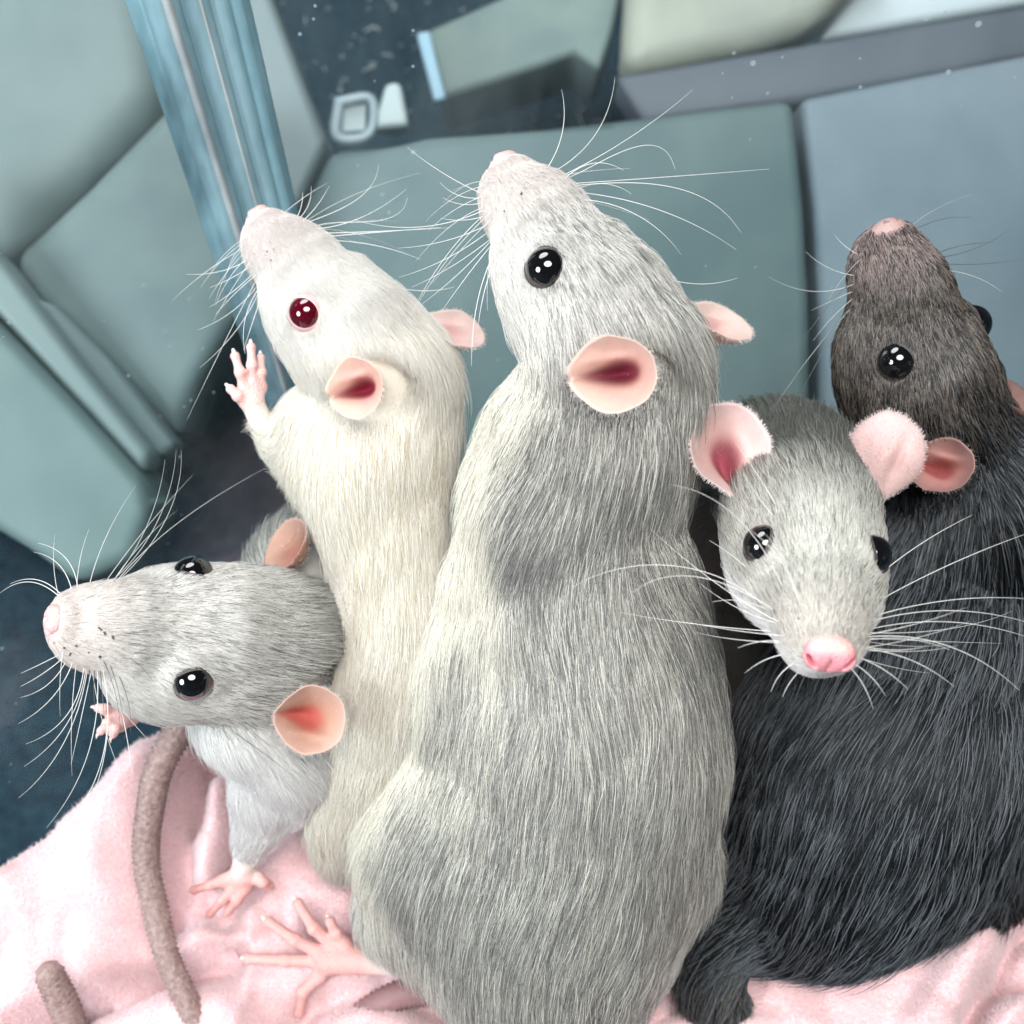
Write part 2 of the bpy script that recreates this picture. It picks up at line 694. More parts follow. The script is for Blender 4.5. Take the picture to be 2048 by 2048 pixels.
def nose(head, parent, color=(.84, .36, .40), size=1.0):
    B = Body()
    R, s = head.R, head.s
    z = size
    for sx in (-1, 1):
        B.ell(head.w((sx * .125 * z, 2.16, -.32)), R, np.array([.165, .13, .16]) * s * z, .10)
    B.ell(head.w((0, 2.08, -.20)), R, np.array([.25, .17, .15]) * s * z, .12)
    B.ell(head.w((0, 2.12, -.45)), R, np.array([.10, .10, .12]) * s * z, .1)
    for sx in (-1, 1):
        ca, sa = math.cos(.7 * sx), math.sin(.7 * sx)
        Rr = R @ np.array([[ca, 0, sa], [0, 1, 0], [-sa, 0, ca]])
        B.cut(head.w((sx * .20 * z, 2.16 + .10 * z, -.345)), Rr, np.array([.040, .13, .10]) * s * z, .04)
    B.cut(head.w((0, 2.33, -.42)), R, np.array([.022, .12, .16]) * s, .06)
    V, Q, N = B.mesh(.022, .3)
    L = head.loc(V)
    c = np.tile(np.array(color), (len(V), 1))
    pale = np.clip((L[:, 2] + .18) / .12, 0, 1)[:, None]
    c = c * (1 - pale) + np.array((.78, .50, .47)) * pale
    mesh_obj('nose', V, Q, M['pink'], parent, colors=c)


def ear(name_parent, base, u, nrm, length, width, cols, cup=0.35, curl=0.25, notch=0.5, fold=0.0, flip=1.0, ridge_h_=.22):
    seed_ = float(np.sum(base)) * 3.7
    """cupped ear: base point, u = direction base->tip, nrm = way the opening faces; sizes in cm.
    cols: rim, inside, canal colours. fold rolls the edge on side +v over."""
    u = norm(u)
    nrm = np.array(nrm, float)
    nrm = norm(nrm - u * (nrm @ u))
    v = np.cross(nrm, u) * flip
    NR, NA = 16, 48
    V, C = [], []
    a, b = length / 2, width / 2
    for i in range(NR + 1):
        r = i / NR
        for j in range(NA):
            th = 2 * np.pi * j / NA
            x = math.cos(th); y = math.sin(th)
            # outline: round, narrower at the foot
            wob_ = 1 + .022 * math.sin(2 * th + seed_) + .016 * math.sin(5 * th + 2.1 * seed_) + .008 * math.sin(11 * th + seed_)
            x *= wob_; y *= wob_
            wy = y * b * (1 - .34 * max(0, -x) ** 1.2)
            px = a * .92 + x * a * r
            py = wy * r
            dep = cup * (r ** 2.2) * b * 1.3
            dep += curl * b * max(0, r - .55) ** 1.4 * (abs(y) ** 2 * 1.1 + .15)
            # canal: deep pocket near the foot
            q = ((px - length * .30) / (length * .33)) ** 2 + ((py + .05 * b - .22 * b * (px / length)) / (b * (.10 + .72 * max(0, px / length)))) ** 2
            dep -= notch * math.exp(-q * 1.2) * b
            dep += ridge_h_ * b * math.exp(-((py - b * (.30 + .25 * px / length)) / (b * .13)) ** 2) * math.exp(-((px - length * .42) / (length * .26)) ** 2)
            dep += .03 * b * math.sin(3 * th + seed_) * r * r
            if fold:
                f = max(0, y * r - .35)
                dep += fold * f * b
                py -= fold * f * f * b * .8
            p = np.array(base) + u * px + v * py + nrm * dep
            V.append(p)
            t = min(1, r)
            cc = np.array(cols[0]) * t ** 2 + np.array(cols[1]) * (1 - t ** 2)
            kq = 1 / (1 + math.exp((q - .75) * 5.5))
            cc = cc * (1 - kq) + np.array(cols[2]) * kq
            C.append(cc)
    V = np.array(V); C = np.array(C)
    Fc = []
    for i in range(NR):
        for j in range(NA):
            j2 = (j + 1) % NA
            Fc.append((i * NA + j, (i + 1) * NA + j, (i + 1) * NA + j2, i * NA + j2))
    # thickness: back sheet
    n = len(V)
    rr = np.repeat(np.arange(NR + 1) / NR, NA)
    back = V - nrm * (0.035 + 0.03 * (1 - rr))[:, None] * np.clip((1.02 - rr) * 8, .25, 1)[:, None]
    V2 = np.concatenate([V, back])
    C2 = np.concatenate([C, np.tile(np.array(cols[0]) * .5 + np.array(cols[1]) * .5, (n, 1))])
    F2 = Fc + [tuple(x + n for x in f[::-1]) for f in Fc]
    for j in range(NA):
        j2 = (j + 1) % NA
        F2.append((NR * NA + j, NR * NA + n + j, NR * NA + n + j2, NR * NA + j2))
    o = mesh_obj('ear', V2, F2, M['ear'], name_parent, colors=C2)
    return V, back, NA, NR, nrm


def ear_fuzz(V, back, NA, NR, nrm, color, n=1600, rim=.05):
    """short white hairs on rim and back of an ear -> strands"""
    i = (NR * np.sqrt(rng.random(n))).astype(int)
    i[: n // 3] = NR
    j = rng.integers(0, NA, n)
    k = i * NA + j
    ctr = V.mean(0)
    side = np.where(rng.random(n) < .72, -1.0, 1.0)
    jit = (V[(i * NA + (j + 1) % NA)] - V[k]) * rng.random((n, 1))
    root = np.where(side[:, None] < 0, back[k], V[k]) + jit
    out = norm(root - ctr)
    d = norm(out * .9 + nrm * side[:, None] * .6 + rng.normal(0, .25, (n, 3)))
    L = rim * (.5 + rng.random(n)) * np.where(side < 0, 1.0, .6)
    t = np.linspace(0, 1, 3)
    P = root[:, None] + d[:, None] * (L[:, None] * t)[..., None]
    Rr = np.tile(np.array([.0022, .002, .001]), (n, 1))
    C = np.array(color) * (1 + rng.normal(0, .06, (n, 1)))
    return P, Rr, C


# ------------------------------------------------------------------ fur
def grow(B, V, Q, N, dens, length_fn, color_fn, mask_fn, clump=.16, clump_amt=.38, lift=.55, rad=.0075, seed=1, k=5, frizz=.06, cull=-.35, guard=.05, sheen_col=None):
    r = np.random.default_rng(seed)
    T = np.concatenate([Q[:, [0, 1, 2]], Q[:, [0, 2, 3]]])
    A = V[T]
    ar = np.linalg.norm(np.cross(A[:, 1] - A[:, 0], A[:, 2] - A[:, 0]), axis=1) / 2
    ctr = A.mean(1)
    fn = N[T].mean(1)
    view = norm(CAM - ctr)
    vis = (fn * view).sum(1) > cull
    T, ar, ctr = T[vis], ar[vis], ctr[vis]
    dn = dens(ctr)
    cnt = ar * dn * FUR
    num = np.floor(cnt + r.random(len(cnt))).astype(int)
    ti = np.repeat(np.arange(len(T)), num)
    n = len(ti)
    a, b = r.random(n), r.random(n)
    sw = a + b > 1
    a[sw], b[sw] = 1 - a[sw], 1 - b[sw]
    tv = V[T[ti]]; tn = N[T[ti]]
    P = tv[:, 0] + a[:, None] * (tv[:, 1] - tv[:, 0]) + b[:, None] * (tv[:, 2] - tv[:, 0])
    Nn = norm(tn[:, 0] + a[:, None] * (tn[:, 1] - tn[:, 0]) + b[:, None] * (tn[:, 2] - tn[:, 0]))
    keep = r.random(n) < mask_fn(P, Nn)
    P, Nn = P[keep], Nn[keep]
    n = len(P)
    Fl, tg = B.flow_at(P)
    Fl = Fl + .22 * np.stack([vnoise(P, .9, seed + 1), vnoise(P, .9, seed + 2), vnoise(P, .9, seed + 3)], 1)
    Fl = Fl - Nn * (Fl * Nn).sum(1)[:, None]
    Fl = norm(Fl)
    L = length_fn(P, Nn, tg) * (.65 + .6 * r.random(n))
    lf = lift * (1 + .3 * vnoise(P, 1.7, seed + 5)) * (.8 + .4 * r.random(n))
    gd = r.random(n) < guard
    L = np.where(gd, L * 1.22, L)
    lf = np.where(gd, lf * 1.15, lf)
    side = np.cross(Nn, Fl)
    wob = r.normal(0, .10, n)
    t = np.linspace(0, 1, k)
    off = (Fl[:, None] * (.75 * t + .35 * t * t)[None, :, None]
           + Nn[:, None] * ((lf[:, None] * (1.1 * t - .75 * t * t)[None])[..., None])
           + side[:, None] * ((wob[:, None] * t[None]) + (r.normal(0, frizz, (n, 1)) * (t * t)[None]))[..., None])
    off = off * L[:, None, None]
    off[:, 1:] += r.normal(0, frizz * .12, (n, k - 1, 3)) * L[:, None, None] * t[1:][None, :, None]
    pts = P[:, None] + off
    # clumps: cells of a warped grid share their tips
    wp = P + .5 * clump * np.stack([vnoise(P, 3.1, seed + 7), vnoise(P, 3.3, seed + 8), vnoise(P, 2.9, seed + 9)], 1)
    cell = np.floor(wp / clump + r.random(3)).astype(np.int64)
    key = (cell[:, 0] * 73856093) ^ (cell[:, 1] * 19349663) ^ (cell[:, 2] * 83492791)
    _, inv = np.unique(key, return_inverse=True)
    inv = inv.ravel()
    m = inv.max() + 1
    c = np.bincount(inv, minlength=m).astype(float)
    crand = r.random(m)
    ca = clump_amt * (.4 + .9 * crand[inv])
    for q in range(1, k):
        mean = np.stack([np.bincount(inv, pts[:, q, i], m) for i in range(3)], 1) / c[:, None]
        w = np.clip(ca * t[q] ** 1.3, 0, .95) * np.clip(c[inv] / 4, 0, 1) * np.clip((L - .15) / .5, 0, 1)
        pts[:, q] += (mean[inv] - pts[:, q]) * w[:, None]
    C = color_fn(P, Nn, tg, crand[inv], r)
    rr = rad if not callable(rad) else rad(P, tg)
    rr = rr * np.where(gd, 1.25, 1.0)
    if sheen_col is not None:
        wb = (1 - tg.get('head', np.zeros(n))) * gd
        C = C * (1 - wb[:, None]) + np.array(sheen_col) * wb[:, None] * (.4 + 1.0 * r.random((n, 1)))  # glossy streaks of a dark coat, put into the colour of long hairs
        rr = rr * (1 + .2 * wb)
    prof = np.array([1.0, 1.0, .9, .65, .2]) if k == 5 else np.interp(t, [0, .5, 1], [1, .9, .2])
    Rr = (rr * np.ones(n))[:, None] * prof[None] * (.75 + .5 * r.random(n))[:, None]
    return pts, Rr, C


def join_strands(parts):
    k = max(p[0].shape[1] for p in parts)
    Ps, Rs, Cs = [], [], []
    for P, R, C in parts:
        if P.shape[1] < k:
            t0 = np.linspace(0, 1, P.shape[1]); t1 = np.linspace(0, 1, k)
            i = np.clip(np.searchsorted(t0, t1, 'right') - 1, 0, len(t0) - 2)
            f = (t1 - t0[i]) / (t0[i + 1] - t0[i])
            P = P[:, i] * (1 - f)[None, :, None] + P[:, i + 1] * f[None, :, None]
            R = R[:, i] * (1 - f)[None] + R[:, i + 1] * f[None]
        Ps.append(P); Rs.append(R); Cs.append(np.broadcast_to(C, (len(P), 3)))
    return np.concatenate(Ps), np.concatenate(Rs), np.concatenate(Cs)


def head_mask(head):
    def f(P, Nn):
        L = head.loc(P)
        m = np.ones(len(P))
        for sx in (-1, 1):
            q = L - (EYE * np.array([sx, 1, 1]) + np.array([sx * .24, .02, .10]))
            e1 = (q[:, 1] / .325) ** 2 + (q[:, 2] / .27) ** 2 + (q[:, 0] / .40) ** 2
            q2 = q - np.array([sx * -.03, .24, -.03])
            e2 = (q2[:, 1] / .19) ** 2 + (q2[:, 2] / .13) ** 2 + (q2[:, 0] / .4) ** 2
            m[(e1 < 1.0) | (e2 < 1.0)] = 0
        for c, rr, _ in getattr(head, 'bare', ()):
            m[((P - c) ** 2).sum(1) < rr * rr] = 0
        nz = np.linalg.norm((L - np.array([0, 2.16, -.32])) / np.array([.32, .25, .27]), axis=1)
        m *= np.clip((nz - .95) / .35, 0, 1)
        return m
    return f


def head_len(head, body_len):
    def f(P, Nn, tg):
        L = head.loc(P)
        hl = np.interp(L[:, 1], [-2.8, -1.8, -.8, 0, .8, 1.5, 2.0], [.75, .52, .36, .27, .21, .17, .13])
        below = np.clip((-L[:, 2] - .4) / .6, 0, 1) * np.clip(1 - L[:, 1] / 1.2, 0, 1)
        hl = hl * (1 + .5 * below)
        wh = tg.get('head', np.zeros(len(P)))
        bl = body_len(P) if callable(body_len) else body_len
        wl = tg.get('leg', np.zeros(len(P)))
        x = hl * wh + bl * (1 - wh)
        x = x * (1 - wl) + .35 * wl
        for sx in (-1, 1):
            q = (L - (EYE * np.array([sx, 1, 1]) + np.array([sx * .24, .04, .10]))) / np.array([.42, .40, .33])
            x = x * np.clip(.3 + (np.linalg.norm(q, axis=1) - 1) * 1.0, .3, 1)
        for c, rr, _ in head.bare:
            x = x * np.clip((np.linalg.norm(P - c, axis=1) - rr) / .5, .22, 1)
        return x
    return f


def lerp(a, b, t):
    return a + (b - a) * t


def sst(x, a, b):
    t = np.clip((x - a) / (b - a), 0, 1)
    return t * t * (3 - 2 * t)


def build_rat(name, label, cat, head, B, base, fur_cfg, eye_mat, ears, skin_fn, extra=None):
    root = empty(name, base)
    tag(root, label, cat, 'young rats crowded in the clear tub')
    head.add(B)
    head.bare = []
    head.B = B
    for e in ears:
        px = e.pop('px')
        dep = B.ray_depth(*px)
        d0 = dep + e.pop('sink', -.22 if e.get('lay') else .08)
        e['base'] = at(px[0], px[1], d0)
        if e.pop('lay', False):
            # lean the ear so that it clears the head everywhere
            uc = MC.T @ norm(e['u']); uc[2] = 0; uc = uc / np.linalg.norm(uc)
            vc = np.array([-uc[1], uc[0], 0])
            need = 0.0
            for sl in (.35, .65, .95):
                for sv in (-.38, 0, .38):
                    o = (uc * sl * e['length'] + vc * sv * e['width'] * (1 - abs(sl - .5))) * FPX / d0
                    sd = B.ray_depth(px[0] + o[0], px[1] - o[1])
                    if sd < 34: need = max(need, (d0 - sd + .22) / (sl * e['length']))
            need = min(need, e.pop('cap', 1.0))
            e['u'] = MC @ (uc + np.array([0, 0, need]))
            e['nrm'] = MC @ (MC.T @ e['nrm'] + 0.0)
            e['length'] = e['length'] * math.sqrt(1 + need * need) * .97
            for sl, rr in ((.3, .48), (.6, .52), (.85, .40)):
                head.bare.append((e['base'] + norm(e['u']) * e['length'] * sl - norm(e['nrm']) * .1, e['width'] * rr, 0))
        if e.pop('open', True):
            c = e['base'] + norm(e['u']) * e['length'] * .36 - norm(e['nrm']) * .16
            B.cut(c, np.eye(3), np.array([.40, .40, .40]), .12)
            head.bare.append((c, .34, 1))
    V, Q, N = B.mesh(.085, smooth=2)
    mesh_obj('body', V, Q, M['skin'], root, colors=skin_fn(V, N))
    eyes(head, root, eye_mat, fur_cfg.get('rim', (.07, .06, .06)), fur_cfg.get('lid', 70))
    nose(head, root, *fur_cfg.get('nose', ((.78, .44, .44), .86)))
    strands = [grow(B, V, Q, N, fur_cfg['dens'], fur_cfg['len'], fur_cfg['col'], head_mask(head), **fur_cfg.get('kw', {}))]
    for e in ears:
        fz = e.pop('fuzz', (.85, .8, .78)); nf = e.pop('nf', 1500)
        out = ear(root, **e)
        strands.append(ear_fuzz(*out, fz, nf))
    P, R, C = join_strands(strands)
    curves_obj('fur', P, R, C, fur_cfg.get('mat', M['fur']), root)
    print(name, 'verts', len(V), 'strands', len(P))
    return root


def cv(x, y, z):
    return MC @ np.array([x, y, z], float)


def tube(name, pts, rad, mat, parent=None, sides=20, step=.05, rings=0.0, colors=None, base=None):
    """smooth tube through points (Catmull-Rom), radius per point, fine ring relief"""
    pts = np.array(pts, float); rad = np.array(rad, float)
    P = [];R = []
    ext = np.concatenate([[2 * pts[0] - pts[1]], pts, [2 * pts[-1] - pts[-2]]])
    for i in range(len(pts) - 1):
        p0, p1, p2, p3 = ext[i:i + 4]
        m = max(3, int(np.linalg.norm(p2 - p1) / step))
        for q in range(m):
            t = q / m
            P.append(.5 * (2 * p1 + (p2 - p0) * t + (2 * p0 - 5 * p1 + 4 * p2 - p3) * t * t + (3 * p1 - p0 - 3 * p2 + p3) * t ** 3))
            R.append(rad[i] + (rad[i + 1] - rad[i]) * t)
    P.append(pts[-1]); R.append(rad[-1])
    # rounded end
    d = norm(P[-1] - P[-2]); r = R[-1]
    for a in (.35, .65, .85, .96):
        P.append(pts[-1] + d * r * a); R.append(r * math.sqrt(1 - a * a))
    P = np.array(P); R = np.array(R)
    n = len(P)
    R = R * (1 + rings * np.where(np.arange(n) % 2 == 0, 1, -1) * (R > .9 * R.mean() * .3))
    T = norm(np.gradient(P, axis=0))
    x = norm(np.cross(T[0], [0.3, .2, 1]))
    V = []
    for i in range(n):
        x = norm(x - T[i] * (x @ T[i])); y = np.cross(T[i], x)
        for j in range(sides):
            a = 2 * np.pi * j / sides
            V.append(P[i] + R[i] * (math.cos(a) * x + math.sin(a) * y))
    Fc = [(i * sides + j, i * sides + (j + 1) % sides, (i + 1) * sides + (j + 1) % sides, (i + 1) * sides + j) for i in range(n - 1) for j in range(sides)]
    V.append(P[-1]); e = len(V) - 1
    Fc += [((n - 1) * sides + j, (n - 1) * sides + (j + 1) % sides, e) for j in range(sides)]
    c = None if colors is None else np.tile(np.array(colors), (len(V), 1))
    return mesh_obj(name, V, Fc, mat, parent, colors=c, base=base), P, R, T



# ------------------------------------------------------------------ clear tub
A_ = at_plane(0, 1797, 2.0)[:2]
B_ = at_plane(298, 1541, 2.0)[:2]
ld = norm(A_ - B_)
YB = 20.6
cnr = B_ + ld * ((YB - B_[1]) / ld[1])
near = B_ + ld * ((-16.0 - B_[0]) / ld[0])
c0 = at_plane(715, 1200, 0.0)
c1 = at_y(372, 0, 22.9)
cs_ = (c1 - c0) / (c1[2] - c0[2])          # lean of the tub corner per cm of height
nl = np.array([-ld[1], ld[0]])
if nl @ (np.array([0, 10]) - B_) < 0: nl = -nl
TH = 18.6


def plan(z, off=0.0):
    """outline of the tub at height z, pushed out by off"""
    c = (c0 + cs_ * (z - c0[2]))[:2]
    t = .07 * z
    pl = [c, c + ld * 13.0, np.array([-18.0 - t, -3.0 - t]), np.array([14.6 + t, -3.0 - t]), np.array([14.6 + t, c[1] + .6])]
    return offset_poly(pl, off) if off else pl


def offset_poly(poly, d):
    """push every side out by d"""
    n = len(poly)
    area2 = sum(poly[i][0] * poly[(i + 1) % n][1] - poly[(i + 1) % n][0] * poly[i][1] for i in range(n))
    sg = 1 if area2 > 0 else -1
    out = []
    for i in range(n):
        p, q, s = poly[i - 1], poly[i], poly[(i + 1) % n]
        e1, e2 = norm(q - p), norm(s - q)
        n1 = np.array([e1[1], -e1[0]]) * sg
        n2 = np.array([e2[1], -e2[0]]) * sg
        b = norm(n1 + n2)
        out.append(q + b * d / max(.3, b @ n1))
    return out


def round_poly(poly, rad, seg=8):
    n = len(poly); out = []
    for i in range(n):
        p, q, s = poly[i - 1], poly[i], poly[(i + 1) % n]
        e1, e2 = norm(p - q), norm(s - q)
        ang = math.acos(np.clip(e1 @ e2, -1, 1))
        t = rad / math.tan(ang / 2)
        a, b = q + e1 * t, q + e2 * t
        for k in range(seg + 1):
            u = k / seg
            out.append((1 - u) ** 2 * a + 2 * u * (1 - u) * q + u * u * b)
    return out


tub = empty('plastic_tub', (0, 10, -.3))
tag(tub, 'clear plastic tub with a pale blue corner ridge, holding all the rats', 'tub')
M['clear'] = clear_mat('clear_plastic', (.90, .955, .965), .045, (.66, .80, .86), refl=.10, rough=.08)
M['ridge'] = clear_mat('blue_plastic', (.80, .94, 1.0), .92, (.56, .87, 1.0), specks=False, rough=.15, refl=1.2)


def ring_wall(name, radii_off, z0, z1, mat):
    rings = []
    NZ = 14
    seg = 10
    for off, order in ((0.0, 0), (.16, 1)):
        for k in range(NZ + 1):
            z = z0 + (z1 - z0) * k / NZ
            pl = round_poly(plan(z, off + radii_off), 1.5 + off, seg)
            rings.append([(p[0], p[1], z) for p in pl])
    m = len(rings[0])
    V = [p for r in rings for p in r]
    Fc = []
    for s in (0, NZ + 1):
        for k in range(NZ):
            for j in range(m):
                f = ((s + k) * m + j, (s + k) * m + (j + 1) % m, (s + k + 1) * m + (j + 1) % m, (s + k + 1) * m + j)
                Fc.append(f if s == 0 else f[::-1])
    top, top2 = NZ * m, (2 * NZ + 1) * m
    for j in range(m):
        Fc.append((top + j, top2 + j, top2 + (j + 1) % m, top + (j + 1) % m))
    return mesh_obj(name, V, Fc, mat, tub)


ring_wall('wall', 0, -.2, TH, M['clear'])
# ribbed corner ridge, following the flared corner
def corner_pt(z, off=0.0):
    return np.array([*plan(z, off)[0], z])


def ridge(name, prof, mat):
    """prof: (along, out) across the corner; along = tangent to the corner, out = outwards"""
    bis = norm(corner_pt(0, 1)[:2] - corner_pt(0)[:2])
    tan = np.array([bis[1], -bis[0]])
    if tan[0] < 0: tan = -tan
    V, Fc = [], []
    NZ = 40
    m = len(prof)
    for k in range(NZ + 1):
        z = -.1 + (TH + .1) * k / NZ
        c = corner_pt(z, -.2)
        w = .72 + .028 * z
        for a, o in prof:
            V.append((c[0] + tan[0] * a * w + bis[0] * o, c[1] + tan[1] * a * w + bis[1] * o, z))
    for k in range(NZ):
        for j in range(m):
            Fc.append((k * m + j, k * m + (j + 1) % m, (k + 1) * m + (j + 1) % m, (k + 1) * m + j))
    return mesh_obj(name, V, Fc, mat, tub)


def bulge(c, w, h, n=14):
    return [(c + w * math.cos(math.pi - math.pi * i / n), -h * math.sin(math.pi * i / n)) for i in range(n + 1)]


pr = bulge(-.42, .30, .26) + bulge(.12, .22, .14)[1:] + bulge(.52, .14, .07)[1:] + bulge(.78, .10, .05)[1:]
pr = [(-.95, .02)] + pr + [(1.0, .02), (1.0, .14), (-.95, .14)]
ridge('corner_ridge', pr, M['ridge'])
M['glint'] = clear_mat('ridge_glint', (.95, .98, 1.0), .92, (.90, .97, 1.0), specks=False, rough=.2, refl=1.0)  # white glint along the ridge, painted as pale raised strips
ridge('corner_glint', [(p[0], p[1] - .015) for p in bulge(-.36, .13, .30)] + [(-.23, .05), (-.49, .05)], M['glint'])
ridge('corner_glint', [(p[0], p[1] - .015) for p in bulge(.18, .05, .15)] + [(.23, .05), (.13, .05)], M['glint'])
fl = [(p[0], p[1], -.22) for p in round_poly(plan(0), 1.5)]
mesh_obj('base', np.array(fl), [tuple(range(len(fl)))], M['clear'], tub, smooth=False)

# ------------------------------------------------------------------ blanket
def ridge_h(X, Y, pts, width, height, z=1.8, asym=0.0):
    """soft ridge or crease along a line given in photo pixels on the blanket"""
    w = np.array([at_plane(p[0], p[1], z)[:2] for p in pts])
    best = np.full(X.shape, 1e9); side = np.zeros(X.shape)
    for a, b in zip(w[:-1], w[1:]):
        ab = b - a
        t = np.clip(((X - a[0]) * ab[0] + (Y - a[1]) * ab[1]) / (ab @ ab), 0, 1)
        dx, dy = X - a[0] - t * ab[0], Y - a[1] - t * ab[1]
        d = np.hypot(dx, dy)
        s = np.sign(ab[0] * dy - ab[1] * dx)
        m = d < best
        best[m] = d[m]; side[m] = s[m]
    d = best * np.where(side > 0, 1 + asym, 1 / (1 + asym)) if asym else best
    return height * np.exp(-(d / width) ** 2)


gx = np.arange(-15.5, 14.4, .09); gy = np.arange(4.0, 20.0, .09)
X, Y = np.meshgrid(gx, gy, indexing='ij')
pp = np.stack([X.ravel(), Y.ravel(), 0 * X.ravel()], 1)
Z = 1.55 + .28 * vnoise(pp, .22, 31).reshape(X.shape) + .10 * vnoise(pp, .7, 32).reshape(X.shape)
for pts, w, h, asym in [
        ([(-100, 1850), (150, 1760), (260, 1640), (330, 1530)], 1.3, 1.3, 0),        # big roll along the wall
        ([(210, 1900), (280, 1750), (300, 1600)], .8, .5, 0),
        ([(140, 1990), (310, 1930), (430, 1900)], .28, -1.2, 1.2),                    # crease under the tail
        ([(-40, 2060), (70, 2010), (140, 1990)], .24, -1.2, 1.0),
        ([(180, 2040), (330, 1990), (430, 2010), (470, 2060)], .6, .45, .5),
        ([(385, 1560), (375, 1650), (380, 1740), (350, 1850)], .24, -.5, .6),
        ([(420, 1550), (412, 1580), (392, 1650)], .22, -1.3, 0),
        ([(500, 1620), (485, 1670), (450, 1750)], .22, -1.3, 0),
        ([(440, 1600), (430, 1680), (420, 1740)], .4, .7, 0),
        ([(400, 1800), (450, 1830), (500, 1790)], .30, -.55, 0),
        ([(380, 1890), (480, 1780), (600, 1700)], .6, .4, 1.0),
        ([(620, 1640), (600, 1760), (640, 1850)], 1.1, .25, 0),
        ([(640, 1850), (700, 1860), (760, 1830)], .35, -.9, 0),
        ([(560, 2060), (620, 1990), (760, 1960), (900, 2010)], .35, -.8, .6),
        ([(640, 2060), (700, 2010), (800, 2040)], .5, .3, 0),
        ([(1290, 1960), (1380, 1960), (1440, 1990)], .30, -.55, .5),
        ([(1300, 2040), (1400, 1990), (1440, 1975)], .16, -.5, 0),
        ([(1240, 2000), (1340, 1930)], .5, .5, 0),
        ([(1560, 1960), (1720, 1990), (1900, 1900)], 1.2, .55, 0),
        ([(1830, 2060), (1900, 1960), (1990, 1850), (2060, 1790)], .5, .8, .4),
        ([(1920, 2060), (1960, 1990), (2010, 1960), (2060, 1985)], .28, -1.1, .3),
        ([(2000, 1930), (2030, 1880), (2060, 1860)], .25, -.9, 0),
        ([(1990, 2060), (2030, 2020), (2070, 2010)], .30, .8, 0)]:
    Z += ridge_h(X, Y, pts, w, h, asym=asym)
rn = 1 - np.abs(vnoise(pp + .9 * np.stack([vnoise(pp, .5, 36), vnoise(pp, .5, 37), 0 * pp[:, 0]], 1), .42, 38)).reshape(X.shape)
Z += .42 * rn ** 3
rn = 1 - np.abs(vnoise(pp + .5 * np.stack([vnoise(pp, 1.1, 41), vnoise(pp, 1.1, 42), 0 * pp[:, 0]], 1), .95, 43)).reshape(X.shape)
Z -= .16 * rn ** 4
Z += .018 * vnoise(pp, 3.5, 33).reshape(X.shape) + .012 * vnoise(pp, 8.0, 34).reshape(X.shape)
# keep the blanket inside the tub: it stops at the slanted left wall and the others
nl = np.array([-ld[1], ld[0]])
if nl @ (np.array([0, 10]) - B_) < 0: nl = -nl
din = (X - B_[0]) * nl[0] + (Y - B_[1]) * nl[1]
Z = np.where(din < .25, Z - 0 * din, Z)
nxg, nyg = X.shape
ids = np.arange(nxg * nyg).reshape(nxg, nyg)
Vb = np.stack([X.ravel(), Y.ravel(), Z.ravel()], 1)
Qb = np.stack([ids[:-1, :-1].ravel(), ids[1:, :-1].ravel(), ids[1:, 1:].ravel(), ids[:-1, 1:].ravel()], 1)
keepv = (din.ravel() > .02 + .05 * vnoise(pp, 2.0, 35)) & (Vb[:, 0] < 14.3)
Qb = Qb[keepv[Qb].all(1)]
used = np.unique(Qb); remap = np.full(len(Vb), -1); remap[used] = np.arange(len(used))
Vb = Vb[used]; Qb = remap[Qb]
M['fleece'] = principled('fleece', (.87, .55, .58), .95, .6, 1400, color2=(.89, .64, .66), spec=.1, sss=.0)
blanket = empty('blanket', (0, 10, 0))
tag(blanket, 'pink fleece blanket bunched up in folds on the tub floor', 'blanket')
mesh_obj('cloth', Vb, Qb, M['fleece'], blanket)
# fleece nap
T = np.concatenate([Qb[:, [0, 1, 2]], Qb[:, [0, 2, 3]]])
A = Vb[T]
fnv = np.cross(A[:, 1] - A[:, 0], A[:, 2] - A[:, 0])
ar = np.linalg.norm(fnv, axis=1) / 2
fnv = norm(fnv)
cb = A.mean(1)
cc_ = (cb - CAM) @ MC
inpx = (np.abs(cc_[:, 0] / -cc_[:, 2]) < .43) & (cc_[:, 1] / -cc_[:, 2] < -.17)
num = np.floor(ar * 1500 * FUR * inpx + rng.random(len(ar))).astype(int)
ti = np.repeat(np.arange(len(T)), num)
n = len(ti)
a, b = rng.random(n), rng.random(n)
s = a + b > 1
a[s], b[s] = 1 - a[s], 1 - b[s]
root = A[ti, 0] + a[:, None] * (A[ti, 1] - A[ti, 0]) + b[:, None] * (A[ti, 2] - A[ti, 0])
d = norm(fnv[ti] * .6 + rng.normal(0, .55, (n, 3)))
L = .03 + .055 * rng.random(n)
t = np.linspace(0, 1, 4)
P = root[:, None] + d[:, None] * (L[:, None] * t)[..., None] + rng.normal(0, .3, (n, 1, 3)) * (L[:, None] * (t * t))[..., None]
curves_obj('nap', P, np.tile(np.array([.0035, .0035, .003, .0015]), (n, 1)), np.array((.95, .82, .845)) * (1 + rng.normal(0, .05, (n, 1))), fur_mat('nap_fibre', .6, .7), blanket, kind='stuff')

# ------------------------------------------------------------------ outside the tub
carpet_m = principled('carpet', (.006, .020, .034), .95, 1.0, 260, color2=(.016, .042, .062), spec=.15, detail=8)
cp = mesh_obj('carpet', [(-120, -60, -.7), (120, -60, -.7), (120, 160, -.7), (-120, 160, -.7)], [(0, 1, 2, 3)], carpet_m, smooth=False)
tag(cp, kind='structure')


